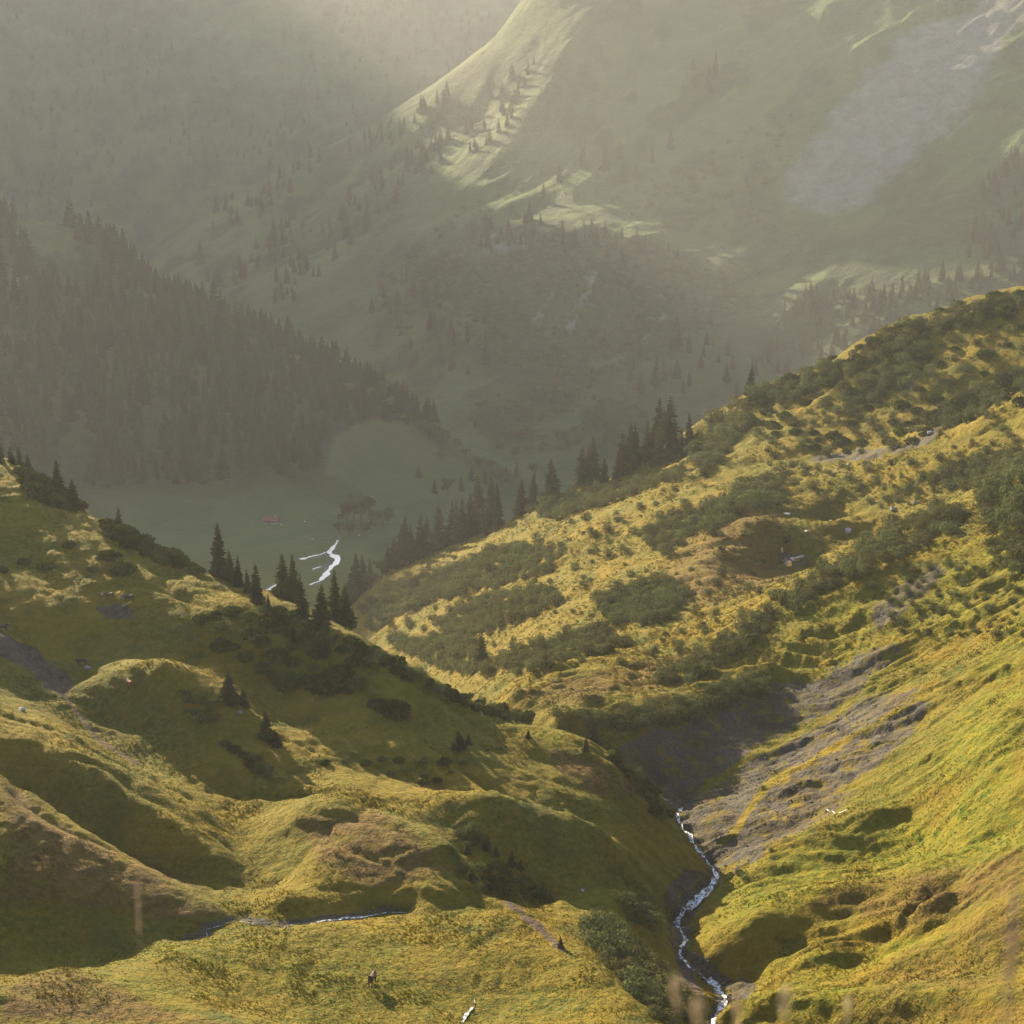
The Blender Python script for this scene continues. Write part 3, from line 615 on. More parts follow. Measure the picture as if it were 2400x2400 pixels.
ribbon('stream', RUN2, .27, 195, 225, gaps=.12)
ribbon('stream', [(905, 1880), (893, 1884), (898, 1894), (890, 1905), (878, 1916), (872, 1932)], .24, 165, 215, seg=3, gaps=.0)
ribbon('stream', [(638, 1020), (633, 1029), (625, 1037), (620, 1043), (627, 1048), (636, 1053), (635, 1061), (627, 1070), (619, 1079), (611, 1088), (604, 1097)], 3.4, 1000, 1350, seg=2.5, lift=.35, gaps=-.55, mat=M_still)
ribbon('stream', [(614, 1043), (603, 1048), (592, 1049), (580, 1053), (566, 1056)], 2.2, 1000, 1350, seg=2.5, lift=.35, mat=M_still)
ribbon('stream', [(606, 1070), (597, 1072), (590, 1075)], 2.0, 1000, 1350, seg=2, lift=.35, mat=M_still)
ribbon('stream', [(604, 1097), (595, 1100), (584, 1104)], 2.4, 1000, 1350, seg=2, lift=.35, mat=M_still)
ribbon('stream', [(522, 1104), (514, 1108), (505, 1114)], 3.6, 1000, 1350, seg=2, lift=.35, mat=M_still)
ribbon('stream', [(1560, 1528), (1578, 1537), (1598, 1528)], .28, 240, 300, seg=3)
def pond(outline, lift=.05):
    P3 = [hit(x, y) for x, y in outline]
    z = max(p[2] for p in P3) + lift
    V = [(p[0], p[1], z) for p in P3]; n = len(V); cx = sum(v[0] for v in V) / n; cy_ = sum(v[1] for v in V) / n
    V += [(v[0] + (v[0] - cx) * .15, v[1] + (v[1] - cy_) * .15, z - 1.2) for v in V] + [(cx, cy_, z)]
    F = [(i, (i + 1) % n, 2 * n) for i in range(n)] + [(i, n + i, n + (i + 1) % n, (i + 1) % n) for i in range(n)]
    o = mesh_obj('pond', V, F, M_still); o['kind'] = 'structure'
def rz(x, y): return (1288 + x / 3, 483 + y / 3)                    # read off an enlargement
pond([rz(558, 1722), rz(572, 1712), rz(594, 1712), rz(588, 1728), rz(612, 1745), rz(614, 1757), rz(590, 1755), rz(570, 1742)])
pond([rz(608, 1712), rz(640, 1708), rz(660, 1696), rz(676, 1694), rz(690, 1706), rz(672, 1716), rz(650, 1728), rz(628, 1724)])
pond([rz(557, 1650), rz(566, 1656), rz(566, 1685), rz(556, 1680)])
pond([rz(570, 1455), rz(590, 1452), rz(612, 1462), rz(600, 1468), rz(582, 1466)])
pond([rz(686, 1553), rz(706, 1553), rz(706, 1562), rz(690, 1564)])
print('water', time.time() - T0)
# ------------------------------------------------------------------ plants
def spruce_parts(seed, levels=20, width=.20, bare=.05, ragged=.5):
    """a spruce one metre tall: crown of drooping boughs, each with hanging twigs, and a tapered trunk"""
    r = random.Random(seed); V, F = [], []
    for i in range(levels):
        f = i / (levels - 1); h = bare + (1 - bare) * (f ** .92) * .985
        rad = width * ((1 - f) ** .78) * r.uniform(.82, 1.12) + .008
        nb = max(5, int(round(11 - 5 * f))); a0 = r.uniform(0, 6.28)
        for k in range(nb):
            if r.random() < .10 * ragged * 3 and f < .9: continue
            a = a0 + k * 6.283 / nb + r.uniform(-.25, .25); L = rad * r.uniform(1 - ragged, 1.1)
            dx, dy = math.cos(a), math.sin(a); sx, sy = -dy, dx
            z0 = h + r.uniform(-.010, .010); droop = L * r.uniform(.35, .7) * (1 - .5 * f); w_ = L * r.uniform(.22, .34) + .005
            b = len(V)
            V += [(0, 0, z0), (dx * L * .5 + sx * w_, dy * L * .5 + sy * w_, z0 - droop * .55 - .012), (dx * L * .55, dy * L * .55, z0 - droop * .30 + .004),
                  (dx * L * .5 - sx * w_, dy * L * .5 - sy * w_, z0 - droop * .55 - .012), (dx * L, dy * L, z0 - droop + .35 * L * .25)]
            F += [(b, b + 1, b + 2), (b, b + 2, b + 3), (b + 1, b + 4, b + 2), (b + 2, b + 4, b + 3)]
            for q in (.45, .75):                                    # hanging twigs
                hx, hy = dx * L * q, dy * L * q; zz = z0 - droop * q * .8; c = len(V); dl = L * r.uniform(.18, .32) + .006
                V += [(hx + sx * w_ * .8, hy + sy * w_ * .8, zz), (hx - sx * w_ * .8, hy - sy * w_ * .8, zz), (hx + dx * .01 + sx * w_ * r.uniform(-.4, .4), hy + dy * .01, zz - dl)]
                F.append((c, c + 1, c + 2))
    b = len(V); V += [(.004, 0, .97), (-.003, .004, .97), (-.003, -.004, .97), (0, 0, 1.0)]; F += [(b, b + 1, b + 3), (b + 1, b + 2, b + 3), (b + 2, b, b + 3)]
    tv, tf = [], []
    for j, (zz, rr) in enumerate(((-.06, .020), (.0, .017), (.35, .012), (.97, .002))):
        for k in range(6): tv.append((rr * math.cos(k * 1.0472), rr * math.sin(k * 1.0472), zz))
        if j:
            for k in range(6): a = (j - 1) * 6; tf.append((a + k, a + (k + 1) % 6, a + 6 + (k + 1) % 6, a + 6 + k))
    return V, F, tv, tf
def leaf_blob(V, F, cx, cy, cz, rx, ry, rz_, n, size, r, up=.25, keep_low=-.5):
    """leaf sprays spread through a rounded clump, denser towards its skin"""
    for _ in range(n):
        while True:
            u = r.uniform(-1, 1); a = r.uniform(0, 6.283)
            if u > keep_low: break
        s_ = math.sqrt(1 - u * u); q = r.uniform(.55, 1.0) ** .5 * r.uniform(.9, 1.08)
        nx, ny, nz = s_ * math.cos(a), s_ * math.sin(a), u
        p = Vector((cx + nx * rx * q, cy + ny * ry * q, cz + nz * rz_ * q))
        nn = Vector((nx + r.uniform(-.7, .7), ny + r.uniform(-.7, .7), nz + up + r.uniform(-.6, .6))).normalized()
        tx = nn.orthogonal().normalized(); tx = Quaternion(nn, r.uniform(0, 6.28)) @ tx; ty = nn.cross(tx); sz = size * r.uniform(.6, 1.3); b = len(V)
        V += [tuple(p - tx * sz), tuple(p + ty * sz * .55 + nn * sz * .12), tuple(p + tx * sz * 1.1), tuple(p - ty * sz * .55 - nn * sz * .1)]
        F += [(b, b + 1, b + 2), (b, b + 2, b + 3)]
def shrub_mesh(name, seed, mat, lobes=5, leaves=420, size=.085, tall=.8):
    """a low rounded shrub one metre in half-width"""
    r = random.Random(seed); V, F = [], []
    for k in range(lobes):
        a = k * 6.283 / lobes + r.uniform(-.4, .4); d = r.uniform(.25, .55) if k else .0
        rr = r.uniform(.38, .6)
        leaf_blob(V, F, d * math.cos(a), d * math.sin(a), tall * r.uniform(.30, .52), rr, rr, rr * tall * r.uniform(.85, 1.1), leaves // lobes, size, r, keep_low=-.95)
    nl = len(F)
    for k in range(6):                                              # stems
        a = r.uniform(0, 6.28); e = Vector((.35 * math.cos(a), .35 * math.sin(a), tall * .6)); b = len(V)
        V += [(.03, 0, -.25), (-.02, .025, -.25), (-.02, -.025, -.25), tuple(e)]; F += [(b, b + 1, b + 3), (b + 1, b + 2, b + 3), (b + 2, b, b + 3)]
    o = mesh_obj(name, V, F, [mat, M_bark], [0] * nl + [1] * (len(F) - nl), link=False); return o.data, o
def pine_shrub(name, seed, mat):
    """mountain pine: upswept needle brushes on a low spreading clump"""
    r = random.Random(seed); V, F = [], []
    for k in range(120):
        a = r.uniform(0, 6.283); d = r.uniform(0, 1) ** .6 * .95; hgt = .75 * math.sqrt(max(0, 1 - (d / 1.05) ** 2)) * r.uniform(.75, 1.15)
        bx, by = d * math.cos(a), d * math.sin(a); L = r.uniform(.16, .28); lean = Vector((bx * .5, by * .5, 1)).normalized()
        p0 = Vector((bx, by, max(hgt - L, .0))); p1 = p0 + lean * L
        for m_ in range(3):
            aa = m_ * 1.047 + r.uniform(-.3, .3); sd_ = Vector((math.cos(aa), math.sin(aa), .2)) * r.uniform(.07, .11); b = len(V)
            V += [tuple(p0 - sd_ * .4), tuple(p0 + sd_ * .4), tuple(p0.lerp(p1, .7) + sd_), tuple(p1), tuple(p0.lerp(p1, .7) - sd_)]
            F += [(b, b + 1, b + 2), (b, b + 2, b + 3), (b, b + 3, b + 4)]
    leaf_blob(V, F, 0, 0, .18, .95, .95, .55, 260, .12, r, keep_low=-.9)
    o = mesh_obj(name, V, F, mat, link=False); return o.data, o
def broad_parts(seed):
    """a small broadleaved tree one metre tall"""
    r = random.Random(seed); V, F = [], []
    for k in range(9):
        a = r.uniform(0, 6.28); d = r.uniform(.05, .24); z = r.uniform(.38, .82); rr = r.uniform(.12, .2) * (1.15 - .4 * z)
        leaf_blob(V, F, d * math.cos(a), d * math.sin(a), z, rr, rr, rr * .9, 75, .046, r, keep_low=-.8)
    tv, tf = [], []
    def limb(p, q, r0, r1):
        ax = (q - p).normalized(); u = ax.orthogonal().normalized(); v = ax.cross(u); b = len(tv)
        for pp, rr in ((p, r0), (q, r1)):
            for k in range(5): tv.append(tuple(pp + (u * math.cos(k * 1.2566) + v * math.sin(k * 1.2566)) * rr))
        for k in range(5): tf.append((b + k, b + (k + 1) % 5, b + 5 + (k + 1) % 5, b + 5 + k))
    limb(Vector((0, 0, -.06)), Vector((.01, 0, .42)), .024, .015); limb(Vector((.01, 0, .42)), Vector((-.01, .02, .82)), .015, .004)
    for k in range(6):
        a = k * 1.05 + r.uniform(-.3, .3); z = r.uniform(.28, .6); limb(Vector((0, 0, z)), Vector((.2 * math.cos(a), .2 * math.sin(a), z + r.uniform(.12, .25))), .010, .003)
    return V, F, tv, tf

class Tree:
    def __init__(s, name, crown, trunk, cmat):
        s.name = name; s.cm = mesh_obj('crown', *crown, cmat, link=False).data; s.tm = mesh_obj('trunk', *trunk, M_bark, link=False).data
        V = list(crown[0]) + list(trunk[0]); n = len(crown[0]); F = list(crown[1]) + [tuple(i + n for i in f) for f in trunk[1]]
        s.one = mesh_obj(name, V, F, [cmat, M_bark], [0] * len(crown[1]) + [1] * len(trunk[1]), link=False)
    def parts(s, loc, h, wd, label, cat, group=None):
        e = empty(s.name, loc, random.uniform(0, 6.28), (h * wd, h * wd, h)); e.rotation_euler = (random.uniform(-.05, .05), random.uniform(-.05, .05), e.rotation_euler[2])
        for nm, me in (('crown', s.cm), ('trunk', s.tm)):
            o = bpy.data.objects.new(nm, me); COL.objects.link(o); o.parent = e
        return tag(e, label, cat, group)
    def whole(s, loc, h, wd, label, cat, group=None):
        o = bpy.data.objects.new(s.name, s.one.data); COL.objects.link(o); o.location = loc; o.rotation_euler = (0, 0, random.uniform(0, 6.28)); o.scale = (h * wd, h * wd, h)
        return tag(o, label, cat, group)
SPR = []; FOR = []
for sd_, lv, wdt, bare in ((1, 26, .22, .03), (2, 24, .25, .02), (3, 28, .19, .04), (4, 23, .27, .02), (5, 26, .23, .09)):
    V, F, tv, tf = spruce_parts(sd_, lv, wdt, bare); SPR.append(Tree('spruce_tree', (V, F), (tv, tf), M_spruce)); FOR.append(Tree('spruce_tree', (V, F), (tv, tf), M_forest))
BRD = []
for sd_ in (11, 12, 13):
    V, F, tv, tf = broad_parts(sd_); BRD.append(Tree('broadleaf_tree', (V, F), (tv, tf), M_leaf))
SHA = [shrub_mesh('alder_shrub', 20 + k, M_alder, 5 + k % 3, 460, .085, .95 + .14 * k) for k in range(4)]
SHL = [shrub_mesh('leafy_shrub', 30 + k, M_leaf, 5 + k, 420, .08, .8) for k in range(2)]
SHP = [pine_shrub('dwarf_pine', 40 + k, M_pine) for k in range(3)]

ORD = 'first second third fourth fifth sixth seventh eighth ninth tenth eleventh twelfth thirteenth fourteenth fifteenth sixteenth seventeenth eighteenth nineteenth twentieth'.split()
def ground_at(px, py, limit):
    """the ground under that picture point; where the look passes over a brow, the ground just at the brow"""
    for k in range(60):
        p = hit(px, py + 2 * k)
        if p is not None and p[1] < limit: return p
    return None
def stand(tree, px, py, hpx, label, limit=1000, wd=None, cat='tree', group=None, sink=.0, single=False):
    p = ground_at(px, py, limit); h = px2m(hpx, p[1]); wd = wd or random.uniform(.85, 1.15)
    py2 = proj(*p)[1]
    h *= 1 + max(0, py2 - py) / hpx                                 # stands a little lower than drawn: keep its top where it is
    return (tree.whole if single else tree.parts)((p[0], p[1], p[2] - .02 * h), h, wd, label, cat, group)

# spruces round the crest of the left slope
G1 = 'spruces on the crest of the left slope'
for i, (px, py, h, wd, lb) in enumerate((
    (2, 872, 40, 1.0, 'small spruce at the very top of the left slope, cut by the picture edge'),
    (22, 874, 36, 1.1, 'small spruce at the top of the left slope, second from the picture edge'),
    (38, 878, 42, 1.0, 'tallest of the four small spruces at the top of the left slope'),
    (54, 884, 30, 1.1, 'lowest of the four small spruces at the top of the left slope'),
    (107, 908, 44, 1.3, 'broad bushy spruce standing alone above the dwarf pines of the left crest'),
    (136, 930, 30, 1.5, 'squat dark spruce in the dwarf pines beside the broad bushy spruce'),
    (225, 988, 36, .9, 'lone slim spruce halfway down the left crest'),
    (413, 1080, 104, 1.05, 'tallest broad dark spruce on the left crest'),
    (434, 1090, 60, 1.0, 'spruce half hidden behind the tallest spruce of the left crest'),
    (450, 1105, 62, .9, 'spruce between the tallest broad spruce and the slim straight one'),
    (468, 1118, 50, .9, 'short spruce left of the slim straight spruce on the crest'),
    (485, 1138, 84, .85, 'slim straight spruce on the left crest, left of the gap with the stream'),
    (508, 1160, 44, .9, 'little spruce on the sunlit edge below the slim straight spruce'),
    (533, 1128, 94, .95, 'spruce with a bare lower trunk on the ledge left of the river bend'),
    (553, 1130, 92, .9, 'spruce close behind the bare-trunked spruce on the ledge'),
    (572, 1170, 98, .8, 'pale thin spruce right of the pair on the ledge'),
    (605, 1184, 92, 1.05, 'spruce standing below the lower end of the valley river'),
    (632, 1170, 108, .95, 'tallest spruce of the clump right of the valley river'),
    (653, 1178, 86, 1.0, 'rightmost dark spruce of the clump right of the valley river'))):
    stand(SPR[i % 5], px, py, h, lb, 420, wd * 1.2, group=G1)
G2 = 'small conifers on the left slope'
for i, (px, py, h, wd, lb) in enumerate((
    (553, 1212, 42, .9, 'small dark spruce in the shaded thicket, left one of three'),
    (600, 1228, 48, .9, 'small dark spruce in the shaded thicket, middle one of three'),
    (614, 1240, 46, .9, 'small dark spruce in the shaded thicket, right one of three'),
    (432, 1322, 74, 1.35, 'bushy young spruce with lit tips below the rounded knoll'),
    (458, 1330, 40, 1.3, 'low spruce just right of the bushy young spruce'),
    (502, 1390, 66, 1.25, 'pale bushy spruce on the shaded bank under the thicket'),
    (520, 1405, 40, 1.2, 'small spruce right of the pale bushy spruce on the shaded bank'),
    (866, 1412, 46, 1.5, 'dark spiky spruce clump on the lit shoulder of the left ridge'),
    (884, 1405, 30, 1.1, 'small spruce beside the dark spiky clump on the lit shoulder'),
    (996, 1392, 20, 1.2, 'tiny lone spruce on the bright grass of the ridge shoulder'),
    (1105, 1416, 34, 1.3, 'small spruce at the ridge edge above the scree hollow'),
    (1120, 1400, 46, 1.0, 'leaning spruce at the ridge edge above the scree hollow'),
    (918, 1602, 46, 1.0, 'upright young spruce in the gully behind the brown dome'),
    (881, 1610, 28, 1.3, 'round dark young spruce left of the upright one in the gully'),
    (936, 1612, 24, 1.0, 'tiny spruce right of the upright one in the gully'),
    (965, 1632, 40, 1.2, 'dark young spruce lowest in the gully behind the brown dome'),
    (982, 1640, 26, 1.1, 'tiny spruce beside the lowest young spruce of the gully'),
    (1058, 1788, 32, .9, 'thin little spruce on the bare edge of the foreground meadow'))):
    stand(SPR[(i + 2) % 5], px, py, h * .85, lb, 420, wd * 1.6, group=G2)
stand(SPR[1], 907, 1262, 84, 'lone dark spruce in the bushes of the dark hollow at mid slope', 700, 1.0)
stand(SPR[3], 1415, 742, 54, 'lone spruce on the right ridge line against the hazy slope', 700, 1.1)
ROW = sorted([(1041, 906, 46, 1.2), (984, 962, 62, 1.15), (1004, 948, 60, 1.1), (1097, 909, 72, 1.0), (1122, 902, 84, .95), (1111, 905, 70, 1.0), (1141, 892, 34, 1.1), (1166, 902, 60, 1.0), (1186, 876, 82, .9), (1199, 862, 68, .9),
   (1175, 872, 62, .9), (1239, 860, 116, .95), (1264, 860, 120, .95), (1219, 862, 74, .9), (1251, 864, 100, .9), (1286, 862, 60, 1.0), (1300, 848, 74, .95)])
for i, (px, py, h, wd) in enumerate(ROW):
    stand(SPR[(i * 2) % 5], px, py, h, 'dark spruce on the brow of the middle slope, %s from the left in its row' % ORD[i], 800, wd * 1.2, group='row of spruces along the brow of the middle slope')
ROW = sorted([(907, 996, 110, .8), (927, 992, 106, .8), (941, 987, 82, .85), (851, 1012, 72, .9), (827, 1016, 74, .9), (874, 1002, 68, .9), (888, 999, 76, .85), (859, 1007, 72, .85), (764, 1060, 96, .95), (756, 1062, 82, .9), (794, 1029, 66, .9), (806, 1022, 54, .9),
   (731, 1080, 56, 1.0), (676, 1112, 76, .9), (687, 1104, 64, .9), (664, 1118, 62, .9), (742, 1070, 64, .9), (779, 1045, 60, .9), (699, 1098, 50, .9)])
for i, (px, py, h, wd) in enumerate(ROW):
    stand(SPR[(i * 2 + 1) % 5], px, py, h, 'brownish dark spruce on the lower edge of the middle slope, %s from the left' % ORD[i], 760, wd * 1.2, group='spruces along the lower edge of the middle slope')
for i, (px, py, h, wd, lb) in enumerate((
    (720, 1092, 40, 1.3, 'grey-green leafy tree among the spruces at the low end of the slope edge'),
    (700, 1110, 36, 1.4, 'pale rounded leafy tree just left of the grey-green one by the slope edge'),
    (806, 1040, 42, 1.3, 'light green leafy tree in front of the brownish spruces'),
    (868, 1012, 34, 1.2, 'bright green young leafy tree under the tall spruces of the slope edge'),
    (1216, 875, 40, 1.4, 'sunlit pale leafy tree between the spruces on the brow'),
    (1305, 870, 46, 1.4, 'round leafy tree at the right end of the spruce row'))):
    stand(BRD[i % 3], px, py, h, lb, 800, wd, group='leafy trees among the spruces')
# trees of the far slope that stand free
FT = [(378, 499, 50), (1056, 340, 34), (1098, 310, 48), (1141, 320, 44), (1169, 300, 36), (1176, 345, 42), (1201, 330, 30), (1231, 307, 32), (1266, 280, 38), (1026, 375, 32), (918, 445, 52)]
FL = ['single tall spruce standing on the pale green meadow of the far slope', 'hazy spruce low left in the loose group on the far slope', 'broad hazy spruce clump at the upper left of the loose group', 'slim hazy spruce in the middle of the loose group on the far slope',
      'hazy spruce higher up in the middle of the loose group', 'tallest lower spruce of the loose group on the far slope', 'small hazy spruce right of the tallest lower one in the group', 'dark round-topped spruce at the right of the loose group',
      'highest hazy spruce right above the loose group', 'lowest hazy spruce of the loose group, nearest the terrace', 'dark spruce on the rim of the cliff terrace']
for i, ((px, py, h), lb) in enumerate(zip(FT, FL)):
    stand(SPR[i % 5], px, py, h, lb, 3500, 1.1, group='free-standing spruces on the far slope')
print('placed trees', time.time() - T0)

# ------------------------------------------------------------------ many plants at once
def gn_stuff(name, pts_, scl, rot, kinds, protos, attrs=None):
    """ONE object: the plants nobody could count, as instances on points"""
    me = bpy.data.meshes.new(name); n = len(pts_)
    me.vertices.add(n); me.vertices.foreach_set('co', np.asarray(pts_, np.float32).ravel())
    def fa(nm, typ, arr, key='value'):
        a = me.attributes.new(nm, typ, 'POINT'); a.data.foreach_set(key, np.asarray(arr, np.float32 if typ != 'INT' else np.int32).ravel())
    fa('scl', 'FLOAT_VECTOR', scl, 'vector'); fa('rot', 'FLOAT_VECTOR', rot, 'vector'); fa('pick', 'INT', kinds)
    for k, v in (attrs or {}).items(): fa(k, 'FLOAT', v)
    o = bpy.data.objects.new(name, me); COL.objects.link(o); o['kind'] = 'stuff'
    ng = bpy.data.node_groups.new(name, 'GeometryNodeTree')
    ng.interface.new_socket('Geometry', in_out='INPUT', socket_type='NodeSocketGeometry'); ng.interface.new_socket('Geometry', in_out='OUTPUT', socket_type='NodeSocketGeometry')
    a, b = ng.nodes.new('NodeGroupInput'), ng.nodes.new('NodeGroupOutput'); j = ng.nodes.new('GeometryNodeJoinGeometry')
    def named(nm, typ):
        x = ng.nodes.new('GeometryNodeInputNamedAttribute'); x.data_type = typ; x.inputs[0].default_value = nm; return x.outputs[0]
    for k, pr in enumerate(protos):
        oi = ng.nodes.new('GeometryNodeObjectInfo'); oi.inputs[0].default_value = pr
        ip = ng.nodes.new('GeometryNodeInstanceOnPoints'); eq = ng.nodes.new('FunctionNodeCompare'); eq.data_type = 'INT'; eq.operation = 'EQUAL'
        ng.links.new(named('pick', 'INT'), eq.inputs[2]); eq.inputs[3].default_value = k
        er = ng.nodes.new('FunctionNodeEulerToRotation'); ng.links.new(named('rot', 'FLOAT_VECTOR'), er.inputs[0])
        ng.links.new(a.outputs[0], ip.inputs['Points']); ng.links.new(eq.outputs[0], ip.inputs['Selection']); ng.links.new(oi.outputs['Geometry'], ip.inputs['Instance'])
        ng.links.new(er.outputs[0], ip.inputs['Rotation']); ng.links.new(named('scl', 'FLOAT_VECTOR'), ip.inputs['Scale'])
        ng.links.new(ip.outputs[0], j.inputs[0])
    ng.links.new(j.outputs[0], b.inputs[0])
    md = o.modifiers.new('scatter', 'NODES'); md.node_group = ng
    return o
def samp(G, x, y): return bil(G, ti(x / y), li(np.log(y)))

# the wooded hill: spruces one by one where they show largest, the rest of the wood as one mass
def scatter_world(n, t0, t1, d0, d1, dens, mind, seed):
    r = np.random.default_rng(seed); tt = r.uniform(t0, t1, n); yy = np.sqrt(r.uniform(d0 ** 2, d1 ** 2, n)); xx = tt * yy
    k = r.uniform(0, 1, n) < dens(xx, yy); xx, yy = xx[k], yy[k]; out_ = []; cell = {}
    for x, y in zip(xx, yy):
        c_ = (int(x // mind), int(y // mind)); ok = True
        for i in (-1, 0, 1):
            for j in (-1, 0, 1):
                for q in cell.get((c_[0] + i, c_[1] + j), ()):
                    if (q[0] - x) ** 2 + (q[1] - y) ** 2 < mind * mind: ok = False; break
        if ok: cell.setdefault(c_, []).append((x, y)); out_.append((x, y))
    return np.array(out_)
BASE = [(-400, 960), (150, 935), (300, 945), (400, 925), (462, 930), (465, 880), (540, 895), (595, 880), (628, 812), (700, 785), (760, 795), (850, 850), (960, 905)]
def wood_dens(x, y):
    z = gz(x, y); px, py = proj(x, y, z)
    base = np.interp(px, [b[0] for b in BASE], [b[1] for b in BASE])
    f = (samp(wood, x, y) > .5) & ((py < base) | (y > 1500))
    f &= ~((px > 640) & (py > 800) & (vnoise(x / 30, y / 30, 401) < .25))
    return f * (z > -318) * smooth(-.75, -.1, vnoise(x / 28, y / 28, 403)) * np.where(px < 160, .55, 1)
W_ = scatter_world(9000, -.36, -.005, 1320, 1640, wood_dens, 6.2, 5)
rw = np.random.default_rng(77)
zz = gz(W_[:, 0], W_[:, 1]); hh = rw.uniform(17, 33, len(W_)) * (.85 + .3 * vnoise(W_[:, 0] / 18, W_[:, 1] / 18, 409)) * (1 - .2 * smooth(-.10, 0, W_[:, 0] / W_[:, 1]))
px, py = proj(W_[:, 0], W_[:, 1], zz)
vis = np.zeros(len(W_)); ridge_top = np.full(FR.__int__() + 1, 1e9)
order = np.argsort(W_[:, 1])                                         # nearest first: what share of each tree stands above those in front
for i in order:
    top = py[i] - hh[i] / px2m(1, W_[i, 1]); a_, b_ = int(max(px[i] - 5, 0)), int(min(px[i] + 6, FR))
    if b_ <= a_: continue
    vis[i] = np.mean(np.clip(ridge_top[a_:b_] - top, 0, 60)); ridge_top[a_:b_] = np.minimum(ridge_top[a_:b_], top)
single = set(np.argsort(-vis)[:150].tolist())
for i in single:
    if px[i] > 640: lb = 'hazy spruce on the thinning right end of the wooded hill'; gp = 'spruces at the right end of the wooded hill'
    elif py[i] - hh[i] / px2m(1, W_[i, 1]) < np.interp(px[i], [0, 300, 480, 750], [480, 570, 640, 800]): lb = 'hazy dark spruce standing up along the crest of the wooded hill'; gp = 'spruces along the crest of the wooded hill'
    else: lb = 'hazy dark spruce within the steep wood on the left hill'; gp = 'spruces within the steep wood on the left hill'
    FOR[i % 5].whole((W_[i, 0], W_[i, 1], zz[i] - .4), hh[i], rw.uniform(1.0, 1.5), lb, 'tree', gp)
rest = np.array([i for i in range(len(W_)) if i not in single])
def rots(n, r): return np.c_[np.zeros(n), np.zeros(n), r.uniform(0, 6.28, n)]
wv = rw.uniform(1.0, 1.5, len(rest))
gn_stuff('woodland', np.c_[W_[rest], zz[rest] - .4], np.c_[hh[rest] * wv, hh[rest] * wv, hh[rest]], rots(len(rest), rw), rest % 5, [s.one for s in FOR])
# leafy trees catching light at the right end of the wooded hill and round the valley floor
LT = [(560, 690, 30), (590, 700, 26), (665, 745, 36), (700, 752, 30), (727, 745, 40), (735, 770, 34), (760, 792, 22), (795, 815, 36), (815, 822, 40), (840, 832, 30), (860, 842, 26), (878, 858, 24), (905, 880, 26), (925, 880, 24), (832, 865, 24)]
for i, (px_, py_, h_) in enumerate(LT):
    stand(BRD[i % 3], px_, py_ + 6, h_, 'hazy leafy tree at the right end of the wooded hill, %s from the left' % ORD[i], 1800, 1.25, group='leafy trees at the end of the wooded hill', single=True)
VT = [(655, 985, 50), (668, 975, 62), (682, 980, 56), (697, 970, 48), (707, 985, 40), (640, 1000, 30), (722, 985, 36), (735, 975, 32), (660, 1005, 32), (690, 1005, 34)]
for i, (px_, py_, h_) in enumerate(VT):
    stand(BRD[i % 3], px_, py_ + 8, h_, 'dark leafy tree in the grove beside the upper valley river', 1500, 1.1, group='grove beside the upper valley river', single=True)
for i, (px_, py_, h_) in enumerate([(890, 905, 34), (915, 912, 30), (940, 915, 36), (955, 905, 30), (975, 900, 32), (1010, 900, 34), (870, 925, 34), (845, 935, 38), (820, 930, 30), (790, 900, 28)]):
    stand((SPR + BRD)[(i * 3) % 8], px_, py_, h_, 'hazy tree down in the valley neck behind the spruce rows', 1700, 1.2, group='trees down in the valley neck', single=True)

# far-off woods
def poly_pts(poly, n, lo, hi, r):
    poly = np.array(poly, float); x0, y0 = poly.min(0); x1, y1 = poly.max(0); o = []
    xs = r.uniform(x0, x1, n * 3); ys = r.uniform(y0, y1, n * 3); k = sdf(poly, xs, ys) < 0
    for x, y in list(zip(xs[k], ys[k]))[:n]:
        p = hit(x, y)
        if p is not None and lo < p[1] < hi: o.append(p)
    return o
rf = np.random.default_rng(99); FP = []
for poly, n in (([(478, 515), (485, 430), (560, 400), (600, 440), (560, 500)], 55), ([(385, 550), (400, 510), (440, 485), (478, 490), (470, 535)], 30), ([(512, 575), (520, 520), (580, 490), (610, 520), (560, 570)], 35),
                ([(600, 440), (700, 330), (800, 260), (860, 260), (820, 330), (700, 430), (620, 500)], 150), ([(395, 400), (500, 340), (600, 290), (610, 330), (520, 390), (480, 420), (400, 440)], 60), ([(640, 290), (740, 225), (850, 170), (840, 220), (720, 290)], 60),
                ([(860, 230), (960, 130), (1010, 120), (950, 260), (880, 300)], 60), ([(1280, 170), (1330, 90), (1360, 110), (1340, 180)], 25), ([(900, 440), (1000, 410), (1200, 450), (1290, 490), (1190, 500), (1000, 460), (860, 480)], 90),
                ([(1830, 470), (1850, 320), (1932, 290), (1932, 560), (1760, 600), (1720, 540)], 170), ([(1400, 720), (1500, 560), (1720, 540), (1760, 620), (1600, 680)], 170), ([(640, 560), (800, 520), (1000, 620), (900, 720), (760, 700)], 60), ([(1100, 640), (1400, 600), (1400, 740), (1200, 740)], 60)):
    FP += poly_pts(poly, int(n * .62), 1500, 3000, rf)
FP = np.array(FP); fh = rf.uniform(9, 22, len(FP)); fw = rf.uniform(.9, 1.3, len(FP))
gn_stuff('far_woodland', FP - np.array([0, 0, .4]), np.c_[fh * fw, fh * fw, fh], rots(len(FP), rf), rf.integers(0, 5, len(FP)), [s.one for s in SPR])
def back_d(x, y): return (vnoise(x / 260, y / 260, 501) > .18) * (gz(x, y) > -262) * .95
BP = scatter_world(3000, -.33, .1, 3050, 4100, back_d, 18, 8); bz = gz(BP[:, 0], BP[:, 1]); bh = rf.uniform(11, 18, len(BP))
gn_stuff('distant_woodland', np.c_[BP, bz - 1], np.c_[bh * 1.3, bh * 1.3, bh], rots(len(BP), rf), rf.integers(0, 5, len(BP)), [s.one for s in SPR])
